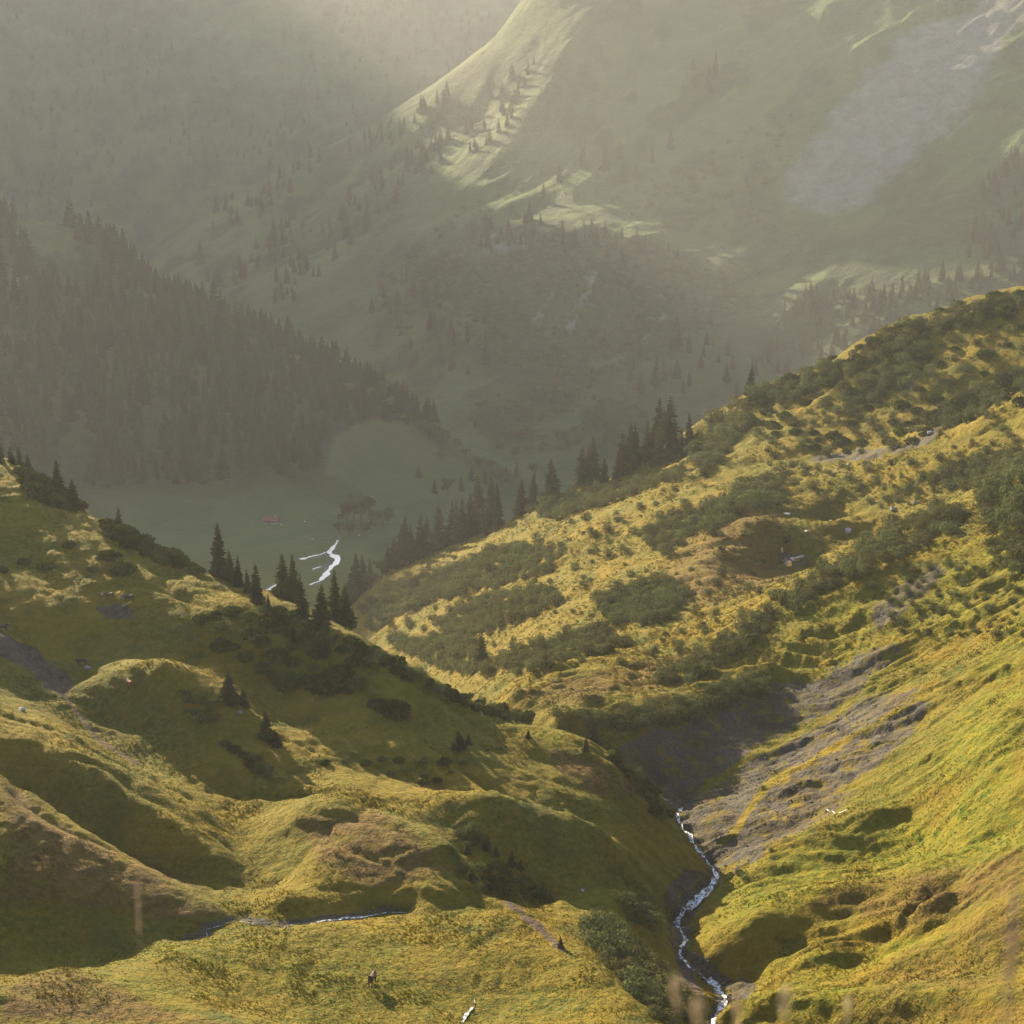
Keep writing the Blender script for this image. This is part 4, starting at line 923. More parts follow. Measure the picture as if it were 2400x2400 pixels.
SP_ = []
for poly, n in (([(760, 480), (1000, 440), (1300, 490), (1450, 510), (1350, 620), (1100, 740), (820, 640)], 700), ([(860, 780), (1000, 720), (1250, 780), (1200, 840), (950, 860)], 160), ([(1150, 380), (1500, 200), (1450, 420), (1250, 450)], 120), ([(700, 560), (860, 400), (960, 330), (900, 480), (760, 640)], 160)):
    SP_ += poly_pts(poly, n, 1500, 3000, rf)
SP_ = np.array(SP_); ss = rf.uniform(2.5, 6.5, len(SP_))
gn_stuff('far_scrub', SP_, np.c_[ss, ss, ss * rf.uniform(.8, 1.2, len(SP_))], rots(len(SP_), rf), rf.integers(0, 4, len(SP_)), [s[1] for s in SHA])
print('woods', time.time() - T0)

# ------------------------------------------------------------------ shrubs of the near and middle slopes
rs = np.random.default_rng(123); singles = []; mass = []
def thicket(poly, n0, size, protos, name, label, group, lo=150, hi=800, spread=.47, keep=None):
    """shrubs filling an outline; size = half-width in picture points"""
    n = int(n0 * 4.2); poly = np.array(poly, float); x0, y0 = poly.min(0); x1, y1 = poly.max(0); got = []
    for _ in range(n * 12):
        if len(got) >= n: break
        x, y = rs.uniform(x0, x1), rs.uniform(y0, y1)
        if sdf(poly, np.array([x]), np.array([y]))[0] > 0: continue
        if keep is not None and not keep(x, y): continue
        p = hit(x, y)
        if p is None or not lo < p[1] < hi: continue
        r_ = px2m(size, p[1]) * rs.uniform(.85, 2.1)
        if any((p[0] - q[0][0]) ** 2 + (p[1] - q[0][1]) ** 2 < (spread * (r_ + q[1])) ** 2 for q in got): continue
        got.append((p, r_))
    for p, r_ in got: singles.append((r_ / p[1], p, r_, protos, name, label, group))
def one_shrub(px, py, size, protos, name, label, group=None, hi=700):
    p = ground_at(px, py, hi); singles.append((9, p, px2m(size, p[1]), protos, name, label, group))
P_, A_, Lf = SHP, SHA, SHL
thicket([(30, 885), (90, 905), (150, 940), (175, 965), (120, 962), (60, 935)], 26, 13, P_, 'dwarf_pine', 'dark dwarf pine in the patch near the top of the left crest', 'dwarf pines near the top of the left crest')
thicket([(185, 985), (250, 1005), (310, 1025), (400, 1075), (395, 1090), (300, 1060), (215, 1020)], 40, 12, P_, 'dwarf_pine', 'dark dwarf pine in the long strip down the left crest', 'dwarf pine strip down the left crest')
for px_, py_, sz, lb in ((130, 1030, 15, 'round dwarf pine alone on the upper left slope'), (46, 1062, 15, 'left one of two neighbouring dwarf pines on the left slope'), (88, 1070, 20, 'right, wider one of two neighbouring dwarf pines on the left slope'), (3, 1078, 14, 'dwarf pine cut by the picture edge on the left slope'),
                     (176, 1075, 13, 'small dwarf pine left below the big double one'), (205, 1052, 26, 'upper part of the big double dwarf pine on the left slope'), (232, 1078, 28, 'lower part of the big double dwarf pine on the left slope'), (745, 1345, 36, 'big dark dwarf pine at the rim of the lit ridge band'), (712, 1335, 24, 'dwarf pine left of the big one at the rim of the lit band')):
    one_shrub(px_, py_, sz, P_, 'dwarf_pine', lb, 'single dwarf pines on the left slope')
thicket([(380, 1165), (440, 1150), (520, 1150), (620, 1200), (700, 1250), (680, 1300), (600, 1320), (520, 1290), (450, 1230), (310, 1200)], 60, 17, P_ + Lf, 'dwarf_pine', 'dark bush of the shaded thicket under the left crest', 'bushes of the shaded thicket under the left crest', spread=.68)
thicket([(560, 1180), (660, 1205), (800, 1275), (900, 1325), (1000, 1355), (985, 1368), (860, 1330), (720, 1262), (620, 1215)], 36, 11, A_ + P_, 'alder_shrub', 'low bush scattered along the lit left ridge line', 'bushes along the lit left ridge line')
thicket([(340, 1300), (400, 1320), (410, 1370), (360, 1360)], 8, 13, Lf, 'leafy_shrub', 'leafy bush hanging on the side of the rounded knoll', 'bushes on the side of the rounded knoll')
thicket([(420, 1400), (500, 1440), (520, 1480), (440, 1420)], 7, 10, Lf + P_, 'leafy_shrub', 'small bush on the slope between knoll and dome', 'bushes between knoll and dome')
thicket([(1030, 1345), (1150, 1350), (1300, 1320), (1440, 1270), (1450, 1300), (1330, 1350), (1250, 1370), (1150, 1385)], 75, 16, A_, 'alder_shrub', 'grey-green alder in the dense band above the scree hollow', 'alders in the band above the scree hollow')
thicket([(1250, 1280), (1330, 1230), (1410, 1185), (1450, 1150), (1460, 1180), (1400, 1230), (1300, 1290)], 45, 14, A_, 'alder_shrub', 'grey-green alder on the lower part of the long spur', 'alders on the lower part of the long spur')
thicket([(1460, 1130), (1550, 1080), (1640, 1020), (1760, 960), (1830, 970), (1790, 1010), (1680, 1060), (1580, 1110), (1500, 1150)], 85, 13, A_, 'alder_shrub', 'grey-green alder crowding the crest of the long spur', 'alders on the crest of the long spur')
thicket([(1850, 930), (1932, 890), (1932, 1080), (1880, 1060)], 26, 18, A_ + Lf, 'alder_shrub', 'tall alder at the right end of the long spur', 'alders at the right end of the long spur')
thicket([(1640, 1110), (1760, 1060), (1932, 1060), (1932, 1200), (1700, 1200)], 34, 9, A_ + Lf, 'alder_shrub', 'small bush dotted over the slope below the long spur', 'bushes dotted below the long spur', spread=1.1)
thicket([(1305, 990), (1340, 950), (1430, 905), (1480, 900), (1480, 950), (1400, 970), (1340, 1010)], 36, 13, A_, 'alder_shrub', 'rounded alder of the clump left of the pond bowl', 'alders left of the pond bowl')
thicket([(680, 1150), (740, 1100), (830, 1080), (960, 1030), (1040, 1040), (1040, 1080), (930, 1110), (840, 1130), (760, 1160), (700, 1200)], 120, 10, A_, 'alder_shrub', 'grey-green alder in the thicket on the lower middle slope', 'alders on the lower middle slope')
thicket([(820, 1180), (900, 1130), (1040, 1110), (1060, 1140), (960, 1180), (860, 1210)], 90, 10, A_, 'alder_shrub', 'grey-green alder in the rows across the middle slope', 'alders in rows across the middle slope')
thicket([(740, 1215), (850, 1200), (900, 1215), (930, 1270), (860, 1270), (800, 1250)], 45, 13, A_ + Lf, 'alder_shrub', 'dark bush filling the hollow below the lone mid slope spruce', 'bushes in the mid slope hollow')
thicket([(930, 1250), (1000, 1215), (1130, 1180), (1180, 1220), (1080, 1240), (980, 1275)], 60, 11, A_, 'alder_shrub', 'grey-green alder on the bank right of the mid slope hollow', 'alders right of the mid slope hollow')
thicket([(1120, 1130), (1250, 1090), (1300, 1120), (1260, 1170), (1150, 1180)], 50, 12, A_, 'alder_shrub', 'alder of the patch in the middle of the sunny slope', 'alders in the middle of the sunny slope')
thicket([(1200, 1010), (1300, 960), (1320, 1000), (1260, 1050)], 26, 10, A_, 'alder_shrub', 'alder of the small patch above the sunny slope', 'alders above the sunny slope')
thicket([(980, 960), (1080, 930), (1200, 910), (1290, 880), (1290, 900), (1180, 940), (1040, 985)], 60, 9, A_, 'alder_shrub', 'low alder along the brow under the row of spruces', 'alders along the brow')
thicket([(1310, 870), (1330, 800), (1400, 755), (1420, 790), (1370, 860), (1330, 900)], 55, 13, A_, 'alder_shrub', 'alder heaped on the end of the right ridge', 'alders on the end of the right ridge')
thicket([(1400, 760), (1500, 725), (1600, 672), (1700, 625), (1800, 590), (1932, 555), (1932, 585), (1800, 620), (1700, 660), (1580, 720), (1480, 765)], 120, 10, A_ + P_, 'alder_shrub', 'dark bush along the top of the right ridge', 'bushes along the top of the right ridge')
thicket([(1580, 740), (1680, 690), (1720, 640), (1750, 660), (1730, 720), (1680, 740), (1600, 790)], 40, 10, A_, 'alder_shrub', 'bush on the rocky rib below the right ridge', 'bushes on the rocky rib')
thicket([(1720, 800), (1800, 760), (1932, 700), (1932, 730), (1850, 780), (1790, 810)], 36, 10, A_ + P_, 'alder_shrub', 'bush in the shaded hollow right of the rocky rib', 'bushes in the shaded hollow')
thicket([(1750, 900), (1850, 850), (1932, 860), (1932, 900), (1800, 930)], 30, 11, A_, 'alder_shrub', 'alder on the far side of the long spur', 'alders on the far side of the long spur')
thicket([(1000, 1000), (1300, 930), (1500, 1000), (1480, 1150), (1250, 1250), (1000, 1260), (850, 1245), (700, 1200), (780, 1080)], 40, 8, A_, 'alder_shrub', 'small alder dotted over the open grass of the middle slope', 'alders dotted over the middle slope', spread=1.2)
thicket([(1400, 790), (1600, 690), (1932, 590), (1932, 760), (1700, 850), (1450, 870)], 34, 9, A_ + P_, 'alder_shrub', 'bush dotted over the shaded side of the right ridge', 'bushes dotted over the right ridge side', spread=1.0)
thicket([(1440, 870), (1560, 880), (1740, 870), (1900, 800), (1932, 860), (1700, 960), (1560, 960)], 16, 8, A_, 'alder_shrub', 'small bush near the dry creek under the right ridge', 'bushes near the dry creek', spread=1.3)
for k in range(58):                                                  # bushes that break the skyline of the right ridge
    fx = 1335 + k * 10.4 + rs.uniform(-4, 4); fy = np.interp(fx, [1310, 1350, 1400, 1500, 1600, 1700, 1800, 1932], [815, 785, 755, 718, 665, 618, 583, 548]) + rs.uniform(-6, 4)
    if vnoise(np.array(fx / 40), np.array(3.0), 701) > -.35:
        p_ = ground_at(fx, fy, 690); singles.append((8, p_, px2m(rs.uniform(8, 19), p_[1]), A_ + P_, 'alder_shrub', 'bush standing on the skyline of the right ridge', 'bushes on the skyline of the right ridge'))
one_shrub(1680, 985, 24, A_, 'alder_shrub', 'broad round alder alone in the pond bowl')
thicket([(1100, 1740), (1150, 1745), (1200, 1790), (1270, 1860), (1300, 1932), (1250, 1932), (1180, 1860), (1120, 1800)], 34, 22, A_, 'alder_shrub', 'pale grey-green alder on the bank of the foreground stream', 'alders on the bank of the foreground stream')
thicket([(1170, 1690), (1230, 1710), (1240, 1750), (1190, 1740)], 8, 15, A_, 'alder_shrub', 'dark alder beside the bright green hump', 'alders beside the bright green hump')
thicket([(870, 1640), (930, 1630), (1000, 1660), (1040, 1700), (950, 1685), (890, 1680)], 14, 13, Lf, 'leafy_shrub', 'leafy bush in the gully behind the foreground spur', 'bushes behind the foreground spur')
thicket([(860, 1570), (900, 1560), (920, 1590), (880, 1600)], 6, 9, A_, 'alder_shrub', 'small pale bush above the young spruces of the gully', 'bushes above the young spruces')
thicket([(1130, 1400), (1220, 1470), (1270, 1540), (1250, 1550), (1190, 1480)], 14, 9, A_ + P_, 'alder_shrub', 'small bush on the steep edge above the stream', 'bushes on the steep stream edge')
for px_, py_, sz, lb in ((1395, 1652, 18, 'dark bush at the foot of the bright spur by the stream'), (1455, 1606, 10, 'little bush on the crest of the bright spur'), (1440, 1490, 9, 'little bush on the grassy rib in the scree'), (1405, 1660, 14, 'bush just below the dark bush at the foot of the spur')):
    one_shrub(px_, py_, sz, A_, 'alder_shrub', lb)
thicket([(600, 1440), (700, 1450), (800, 1480), (860, 1470), (880, 1440), (760, 1430)], 16, 9, P_ + Lf, 'dwarf_pine', 'low dark bush in the hollow behind the brown dome', 'low bushes behind the brown dome', spread=1.2)
singles.sort(key=lambda q: -q[0])
print('shrubs', len(singles))
cnt = {}
for i, (_, p, r_, protos, name, label, group) in enumerate(singles):
    me, ob = protos[int(rs.integers(0, len(protos)))]
    hz = rs.uniform(.85, 1.25)
    nm = me.name.split('.')[0]
    if i < 560 and cnt.get(nm, 0) < 285:
        cnt[nm] = cnt.get(nm, 0) + 1
        o = bpy.data.objects.new(nm, me); COL.objects.link(o); o.location = (p[0], p[1], p[2] - .12 * r_); o.rotation_euler = (0, 0, rs.uniform(0, 6.28)); o.scale = (r_, r_, r_ * hz)
        tag(o, label, 'shrub', group)
    else: mass.append((p, r_, hz, ob))
if mass:
    obs = list({id(m_[3]): m_[3] for m_ in mass}.values())
    mp_ = np.array([m_[0] for m_ in mass]); mr_ = np.array([m_[1] for m_ in mass]); mh = np.array([m_[2] for m_ in mass])
    gn_stuff('scrub', mp_ - np.c_[0 * mr_, 0 * mr_, .1 * mr_], np.c_[mr_, mr_, mr_ * mh], rots(len(mr_), rs), [obs.index(m_[3]) for m_ in mass], obs)
print('shrubs done', time.time() - T0, cnt, len(mass))
# ------------------------------------------------------------------ grass, heath and stones
def tuft_mesh(seed, n=14, tall=1.0):
    r = random.Random(seed); V, F = [], []
    for k in range(n):
        a = r.uniform(0, 6.283); d = r.uniform(0, .35); bx, by = d * math.cos(a), d * math.sin(a); h = tall * r.uniform(.55, 1.0); ln = r.uniform(.15, .6)
        ex, ey = bx + ln * math.cos(a + r.uniform(-.6, .6)), by + ln * math.sin(a + r.uniform(-.6, .6)); w_ = r.uniform(.05, .10); px_, py_ = -math.sin(a) * w_, math.cos(a) * w_; b = len(V)
        V += [(bx - px_, by - py_, -.15), (bx + px_, by + py_, -.15), ((bx * .6 + ex * .4) + px_ * .7, (by * .6 + ey * .4) + py_ * .7, h * .75), ((bx * .6 + ex * .4) - px_ * .7, (by * .6 + ey * .4) - py_ * .7, h * .75), (ex, ey, h * r.uniform(.7, 1.0))]
        F += [(b, b + 1, b + 2, b + 3), (b + 3, b + 2, b + 4)]
    return mesh_obj('grass_tuft', V, F, M_tuft, link=False)
TUF = [tuft_mesh(50 + k) for k in range(4)]
rg = np.random.default_rng(321)
n = 520000
tt = rg.uniform(-.36, .36, n); ll = rg.uniform(math.log(165), math.log(690), n)
yy = np.exp(ll); xx = tt * yy; a_, b_ = ti(tt), li(ll)
dens = (.15 + .85 * smooth(-.3, .3, fbm(xx / 11, yy / 11, 3, 605))) * (.3 + .7 * smooth(-.35, .35, np.where(tt > .03, fbm(xx / 4.5, (yy + .16 * xx) / 1.3, 3, 603), fbm(xx / 2.2, yy / 2.2, 3, 601)))); dens *= 1 - smooth(.25, .6, bil(scree, a_, b_)); dens *= 1 - smooth(.3, .7, bil(dirt, a_, b_))
k = rg.uniform(0, 1, n) < dens
tt, yy, xx, a_, b_ = tt[k], yy[k], xx[k], a_[k], b_[k]; zz = bil(ZZ, a_, b_); n = len(xx)
gx = (gz(xx + .6, yy) - gz(xx - .6, yy)) / 1.2; gy = (gz(xx, yy + .6) - gz(xx, yy - .6)) / 1.2
sz = rg.uniform(.11, .27, n) * (yy / 240) ** .55 * (.8 + .5 * smooth(-.2, .5, fbm(xx / 6, yy / 6, 2, 607)))
rot = np.c_[np.arctan(gy) * .6, -np.arctan(gx) * .6, rg.uniform(0, 6.28, n)]
gn_stuff('grass', np.c_[xx, yy, zz], np.c_[sz * 1.15, sz * 1.15, sz * rg.uniform(.4, .8, n)], rot, rg.integers(0, 4, n), TUF, {'lush': bil(lush, a_, b_), 'heath': bil(heath, a_, b_), 'far': 0 * xx})
print('grass', n, time.time() - T0)
# heath cushions that give the middle slope its knobbly nap
def cushion(seed):
    r = random.Random(seed); V, F = [], []
    leaf_blob(V, F, 0, 0, .15, .8, .8, .55, 60, .17, r, keep_low=-.1)
    return mesh_obj('heath_cushion', V, F, M_tuft, link=False)
CUS = [cushion(70 + k) for k in range(3)]
n = 46000; tt = rg.uniform(-.10, .36, n); ll = rg.uniform(math.log(325), math.log(700), n); yy = np.exp(ll); xx = tt * yy; a_, b_ = ti(tt), li(ll)
dens = smooth(-.25, .3, fbm(xx / 14, yy / 14, 3, 611)) * (1 - smooth(.2, .5, bil(scree, a_, b_))) * (1 - .6 * smooth(.3, .8, bil(lush, a_, b_)))
k = rg.uniform(0, 1, n) < dens; tt, yy, xx, a_, b_ = tt[k], yy[k], xx[k], a_[k], b_[k]; n = len(xx); sz = rg.uniform(.22, .62, n) * (yy / 450) ** .5
gn_stuff('heath', np.c_[xx, yy, bil(ZZ, a_, b_)], np.c_[sz, sz, sz * rg.uniform(.6, 1.1, n)], rots(n, rg), rg.integers(0, 3, n), CUS, {'lush': 0 * xx, 'heath': .25 + .6 * bil(heath, a_, b_), 'far': 0 * xx})
# stones
def stone_mesh(name, seed, mat, flat=.6):
    r = random.Random(seed); bm = bmesh.new(); bmesh.ops.create_icosphere(bm, subdivisions=2, radius=1)
    cuts = [(Vector((r.uniform(-1, 1), r.uniform(-1, 1), r.uniform(-.6, 1))).normalized(), r.uniform(.55, .85)) for _ in range(9)]
    for v in bm.verts:
        for nn, dd in cuts:
            e = v.co.dot(nn)
            if e > dd: v.co -= nn * (e - dd)
        v.co += Vector((r.uniform(-1, 1), r.uniform(-1, 1), r.uniform(-1, 1))) * .04; v.co.z *= flat
    me = bpy.data.meshes.new(name); bm.to_mesh(me); bm.free(); me.materials.append(mat)
    return bpy.data.objects.new(name, me)
M_scree = plain_mat('scree_rock', (.060, .048, .036), (.14, .12, .098), 1.5, .9, .3, .6)
STN = [stone_mesh('stone', 80 + k, M_scree) for k in range(4)]
n = 60000; tt = rg.uniform(-.2, .36, n); ll = rg.uniform(math.log(190), math.log(350), n); yy = np.exp(ll); xx = tt * yy; a_, b_ = ti(tt), li(ll)
k = (bil(scree, a_, b_) > .45) & (rg.uniform(0, 1, n) < .75); tt, yy, xx, a_, b_ = tt[k], yy[k], xx[k], a_[k], b_[k]; n = len(xx)
sz = .06 + .26 * rg.uniform(0, 1, n) ** 6
gn_stuff('gravel', np.c_[xx, yy, bil(ZZ, a_, b_)], np.c_[sz, sz, sz], np.c_[rg.uniform(-.4, .4, n), rg.uniform(-.4, .4, n), rg.uniform(0, 6.28, n)], rg.integers(0, 4, n), STN)
print('gravel', n, time.time() - T0)
kk = rg.integers(0, len(RUN), 420); ox, oy = rg.normal(0, .75, 420), rg.normal(0, .75, 420); xx, yy = RUN[kk, 0] + ox, RUN[kk, 1] + oy; sz = rg.uniform(.10, .36, 420)
gn_stuff('stream_gravel', np.c_[xx, yy, gz(xx, yy) + .02], np.c_[sz, sz, sz * .8], np.c_[rg.uniform(-.4, .4, 420), rg.uniform(-.4, .4, 420), rg.uniform(0, 6.28, 420)], rg.integers(0, 4, 420), STN)
for i, (px_, py_, wpx, mat, lb) in enumerate((
    (166, 1262, 15, M_rock, 'blue-grey boulder at the left foot of the lit knoll'), (41, 1340, 18, M_pale, 'whitish boulder on the ribbed spur at the left edge'), (1600, 1003, 17, M_pale, 'pale flat boulder in the pond bowl'),
    (1685, 962, 14, M_rock, 'dark grey boulder at the upper rim of the pond bowl'), (1728, 950, 14, M_rock, 'rounded grey boulder right of the dark one above the pond bowl'), (1748, 968, 16, M_rock, 'low wide boulder above the long spur'), (1601, 878, 8, M_pale, 'small pale boulder on the bright green flat by the dry creek'),
    (1755, 818, 16, M_pale, 'big pale boulder at the top of the dry creek'), (1620, 850, 9, M_rock, 'grey boulder in the lower dry creek'), (1690, 846, 9, M_rock, 'grey boulder midway up the dry creek'), (1099, 1681, 10, M_pale, 'white boulder in the grass above the bright green hump'),
    (1310, 1800, 9, M_rock, 'wet boulder in the foreground stream bed left of the rapids'), (1352, 1905, 9, M_rock, 'grey boulder in the stream below the gravel pool'), (1395, 1885, 8, M_rock, 'grey boulder on the gravel pool shore'), (1290, 1752, 8, M_rock, 'dark boulder beside the upper rapids'), (1540, 1428, 7, M_pale, 'pale boulder lying on the scree'), (452, 1345, 12, M_rock, 'dark grey rock under the bush on the knoll side'))):
    p = ground_at(px_, py_, 700); o = stone_mesh('boulder', 200 + i, mat, .75); COL.objects.link(o); r_ = px2m(wpx / 2, p[1])
    o.location = (p[0], p[1], p[2] + r_ * .2); o.scale = (r_, r_ * .9, r_); o.rotation_euler = (0, 0, random.uniform(0, 6)); tag(o, lb, 'boulder')
for i, (px_, py_, wpx, lb) in enumerate(((575, 984, 4, 'white stone right of the red roof'), (530, 990, 4, 'white stone close by the corner of the red-roofed hut'), (589, 1017, 4, 'white stone on the meadow above the river fork'), (678, 1010, 4, 'white stone near the grove by the river'))):
    p = ground_at(px_, py_, 1500); o = stone_mesh('boulder', 260 + i, M_pale, .75); COL.objects.link(o); r_ = px2m(wpx / 2, p[1]); o.location = p; o.scale = (r_, r_, r_); tag(o, lb, 'boulder')

# ------------------------------------------------------------------ cattle
M_cow = plain_mat('brown_hide', (.085, .048, .026), (.14, .085, .05), 2, .8)
M_dark = plain_mat('dark_hide', (.040, .026, .018), (.07, .045, .03), 2, .8)
M_red = plain_mat('red_hide', (.14, .055, .025), (.20, .085, .04), 2, .8)
M_cream = plain_mat('cream_hide', (.45, .38, .30), (.6, .52, .42), 3, .8)
M_horn = plain_mat('horn', (.35, .32, .26), (.5, .46, .4), 3, .5)
def tube(pts_, rad, k=6):
    V, F = [], []
    for i, p in enumerate(pts_):
        p = Vector(p); q = Vector(pts_[min(i + 1, len(pts_) - 1)]) - Vector(pts_[max(i - 1, 0)]); q.normalize(); u = q.cross(Vector((0, .3, 1))); u = u.normalized() if u.length > .05 else Vector((1, 0, 0)); v = q.cross(u)
        for j in range(k): V.append(tuple(p + (u * math.cos(j * 6.283 / k) + v * math.sin(j * 6.283 / k)) * rad[i]))
        if i:
            for j in range(k): a = (i - 1) * k; F.append((a + j, a + (j + 1) % k, a + k + (j + 1) % k, a + k + j))
    F.append(tuple(range(k))[::-1]); F.append(tuple(range((len(pts_) - 1) * k, len(pts_) * k)))
    return V, F
def cow(px_, py_, label, mat, rz_, s=1.0, head=None, lying=False):
    p = ground_at(px_, py_, 500); root = empty('cow', (p[0], p[1], p[2] + (0 if not lying else 0)), rz_, s)
    dz = -.62 if lying else 0
    J = [(-.78, 0, 1.16), (-.35, 0, 1.10), (.1, 0, 1.06), (.5, 0, 1.14), (.82, 0, 1.26), (1.05, 0, 1.36), (1.30, 0, 1.12)]; rad = [(.27, .28), (.34, .36), (.36, .37), (.29, .33), (.17, .22), (.13, .14), (.085, .08)]
    J = [(x, y, z + dz) for x, y, z in J]; E = [(i, i + 1) for i in range(6)]
    for sx in (-1, 1):
        for base, lg in ((0, [(-.80, .2 * sx, .85), (-.90, .2 * sx, .52), (-.82, .2 * sx, .03)]), (3, [(.50, .18 * sx, .75), (.53, .18 * sx, .42), (.50, .18 * sx, .03)])):
            if lying: lg = [(lg[0][0], .3 * sx, .30), (lg[0][0] + .35, .36 * sx, .14), (lg[0][0] + .1, .40 * sx, .08)]
            i0 = len(J); J += lg; rad += [(.16, .15), (.075, .075), (.06, .06)]; E += [(base, i0), (i0, i0 + 1), (i0 + 1, i0 + 2)]
    me = bpy.data.meshes.new('body'); me.from_pydata(J, E, []); me.materials.append(mat)
    b = bpy.data.objects.new('body', me); COL.objects.link(b); b.parent = root
    b.modifiers.new('skin', 'SKIN'); sv = me.skin_vertices[0].data if me.skin_vertices else None
    if sv is None:
        bm = bmesh.new(); bm.from_mesh(me); bm.verts.layers.skin.verify(); bm.to_mesh(me); bm.free(); sv = me.skin_vertices[0].data
    for i, r_ in enumerate(rad): sv[i].radius = r_; sv[i].use_root = (i == 1)
    sb = b.modifiers.new('smooth', 'SUBSURF'); sb.levels = 1; sb.render_levels = 1
    for sx in (-1, 1):
        mesh_obj('ear', *tube([(1.02, .1 * sx, 1.40 + dz), (1.0, .28 * sx, 1.42 + dz)], [.05, .02], 5), mat, parent=root)
        mesh_obj('horn', *tube([(1.04, .08 * sx, 1.46 + dz), (1.06, .2 * sx, 1.52 + dz), (1.10, .22 * sx, 1.64 + dz)], [.028, .022, .008], 5), M_horn, parent=root)
    mesh_obj('tail', *tube([(-1.02, 0, 1.22 + dz), (-1.12, .02, .95 + dz), (-1.12, .04, .5 + max(dz, -.3)), (-1.10, .04, .34 + max(dz, -.3))], [.035, .025, .03, .05], 5), mat, parent=root)
    if head: mesh_obj('muzzle', *tube([(1.16, 0, 1.26 + dz), (1.30, 0, 1.12 + dz), (1.40, 0, 1.04 + dz)], [.15, .13, .08], 7), head, parent=root)
    return tag(root, label, 'cow', 'cattle grazing on the left slope and meadow')
cow(206, 1132, 'brown cow with a pale head, left one of the pair on the left slope', M_cow, math.pi, .95, M_cream)
cow(243, 1136, 'dark brown cow with hanging tail, right one of the pair', M_dark, math.pi + .1, .95)
cow(153, 1256, 'dark cow standing at the edge of the bare soil patch', M_dark, math.pi + .2, .9)
cow(245, 1292, 'reddish cow lying on the shaded side of the lit knoll', M_red, 2.2, .95, None, True)
cow(7, 1192, 'dark cow by the picture edge at the top of the bare soil', M_dark, .4, .9)
cow(703, 1858, 'brown cow with a pale back end standing alone on the foreground meadow', M_cow, 1.35, 1.0, M_cream)

# ------------------------------------------------------------------ hut on the valley floor
M_roof = plain_mat('rust_red_sheet_roof', (.20, .055, .040), (.27, .085, .06), .8, .7)
M_wood = plain_mat('weathered_boards', (.10, .07, .05), (.18, .13, .10), 2, .9)
M_wall = plain_mat('lime_wall', (.45, .43, .40), (.6, .58, .55), 1, .9)
M_glass = plain_mat('dark_glass', (.02, .025, .03), (.04, .045, .05), 1, .15, .5)
p = hit(512, 986); hut = empty('hut', (p[0], p[1], p[2]), R(-10))
tag(hut, 'low hut with a rust red gabled roof on the shaded valley meadow', 'hut')
def box(x0, x1, y0, y1, z0, z1):
    return [(x0, y0, z0), (x1, y0, z0), (x1, y1, z0), (x0, y1, z0), (x0, y0, z1), (x1, y0, z1), (x1, y1, z1), (x0, y1, z1)], [(3, 2, 1, 0), (4, 5, 6, 7), (0, 1, 5, 4), (1, 2, 6, 5), (2, 3, 7, 6), (3, 0, 4, 7)]
V, F = box(-5, 5, -3.2, 3.2, -1.5, 2.2); V += [(-5, 0, 4.3), (5, 0, 4.3)]; F += [(4, 7, 8), (5, 9, 6)]
mesh_obj('wall', V, F, M_wood, parent=hut)
mesh_obj('plinth', *box(-5.06, 5.06, -3.26, 3.26, -1.6, .5), M_wall, parent=hut)
for sx in (-1, 1):
    V = [(-5.8, 0, 4.42), (5.8, 0, 4.42), (5.8, sx * 4.1, 1.75), (-5.8, sx * 4.1, 1.75)]; V = V + [(x, y, z + .14) for x, y, z in V]
    mesh_obj('roof', V, [(0, 1, 2, 3), (7, 6, 5, 4), (0, 4, 5, 1), (1, 5, 6, 2), (2, 6, 7, 3), (3, 7, 4, 0)], M_roof, parent=hut)
mesh_obj('chimney', *box(2.6, 3.3, -.35, .35, 3.8, 5.5), M_wall, parent=hut)
d_ = mesh_obj('door', *box(-1.4, -.3, -3.34, -3.22, 0, 2.0), M_wood, parent=hut); mesh_obj('handle', *box(-.5, -.42, -3.38, -3.34, .95, 1.1), M_horn, parent=d_)
for wx_ in (-3.6, 1.4, 3.4):
    f_ = mesh_obj('window', *box(wx_ - .5, wx_ + .5, -3.33, -3.21, .9, 1.8), M_wall, parent=hut); mesh_obj('pane', *box(wx_ - .4, wx_ + .4, -3.36, -3.33, 1.0, 1.7), M_glass, parent=f_)

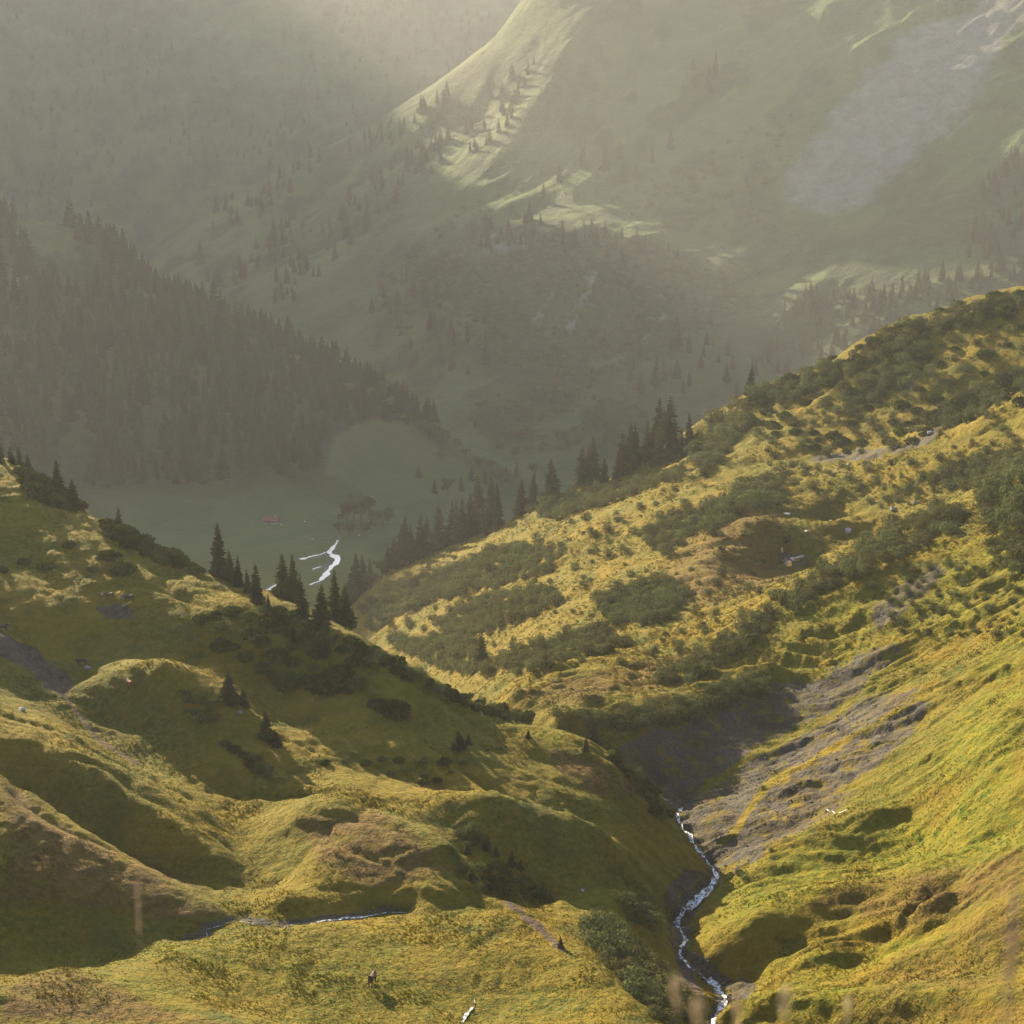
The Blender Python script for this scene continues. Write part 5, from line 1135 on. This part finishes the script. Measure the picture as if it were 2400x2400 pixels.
# ------------------------------------------------------------------ dry grass stalks just in front of the camera
M_stalk = leaf_mat('dry_grass', (.36, .28, .18), (.50, .40, .29), .4)
def stalk(px_, py_, d, hpx, label, lean=.0, head=True, th=.0013, hr=.004):
    t_, s_ = ts(px_, py_); tip = Vector((float(t_) * d, d, float(s_) * d)); gx_ = tip.x - lean; base = Vector((gx_, d, float(gz(np.array(gx_), np.array(d))) - .02))
    root = empty('grass_stalk', base); L = [base.lerp(tip, f) - base + Vector((lean * .25 * math.sin(f * 3.14), 0, 0)) for f in (0, .25, .5, .75, .92, 1)]
    mesh_obj('stem', *tube(L, [th, th, th * .9, th * .8, th * .6, th * .3], 6), M_stalk, parent=root)
    if head:
        hl = px2m(hpx, d); ax = (L[-1] - L[-3]).normalized(); V, F = [], []; r = random.Random(int(px_))
        for k in range(46):
            q = r.uniform(0, 1); c_ = L[-1] - ax * hl * q; a = r.uniform(0, 6.28); w_ = hr * math.sin(min(q * 1.3 + .15, 1) * 2.6) ** .7
            o_ = Vector((math.cos(a), math.sin(a), 0)) * w_; b = len(V); sd_ = Vector((-math.sin(a), math.cos(a), 0)) * .0022
            V += [tuple(c_ + o_ * .2), tuple(c_ + o_ * .8 + sd_ + ax * .004), tuple(c_ + o_ * 1.1 + ax * .012), tuple(c_ + o_ * .8 - sd_ + ax * .004)]; F.append((b, b + 1, b + 2, b + 3))
        mesh_obj('seed_head', V, F, M_stalk, parent=root)
    tag(root, label, 'grass stalk', 'blurred dry grass stalks close to the camera')
stalk(1276, 1856, 1.9, 60, 'blurred dry stalk with a pale seed head leaning over the stream, leftmost of its group', -.10, hr=.006, th=.001)
stalk(1318, 1900, 1.7, 50, 'blurred pale seed head low over the stream, second of its group', -.03, hr=.008)
stalk(1392, 1885, 2.2, 80, 'faint blurred stalk right of the stream bottom', .0, hr=.006)
stalk(1482, 1876, 1.9, 55, 'blurred pale seed head before the lowest bright spur', .05, hr=.007)
stalk(1600, 1885, 2.5, 60, 'faint blurred stalk before the lowest bright spur, rightmost of its group', .02, hr=.005)
stalk(258, 1660, 3.2, 120, 'faint tall blurred stalk before the brown hump at the left', .03, hr=.0022, th=.0006)
stalk(1916, 1690, 1.6, 200, 'broad brown blurred stalk at the right picture edge', .02, hr=.008, th=.003)

# ------------------------------------------------------------------ the air
mh, t, out = new_mat('haze')
pv = N(t, 'ShaderNodeVolumePrincipled'); pv.inputs['Color'].default_value = (.92, .945, .93, 1); pv.inputs['Density'].default_value = 0.62e-4; pv.inputs['Anisotropy'].default_value = .35
t.links.new(pv.outputs[0], out.inputs['Volume'])
zlo, zhi = float(ZZ.min()) - 4, max(float(ZZ.max()), 10) + 45
V, F = box(-5400, 5400, -40, 5300, zlo, zhi)
hz_ = mesh_obj('haze', V, F, mh); hz_['kind'] = 'stuff'
print('done', time.time() - T0, zlo, zhi)
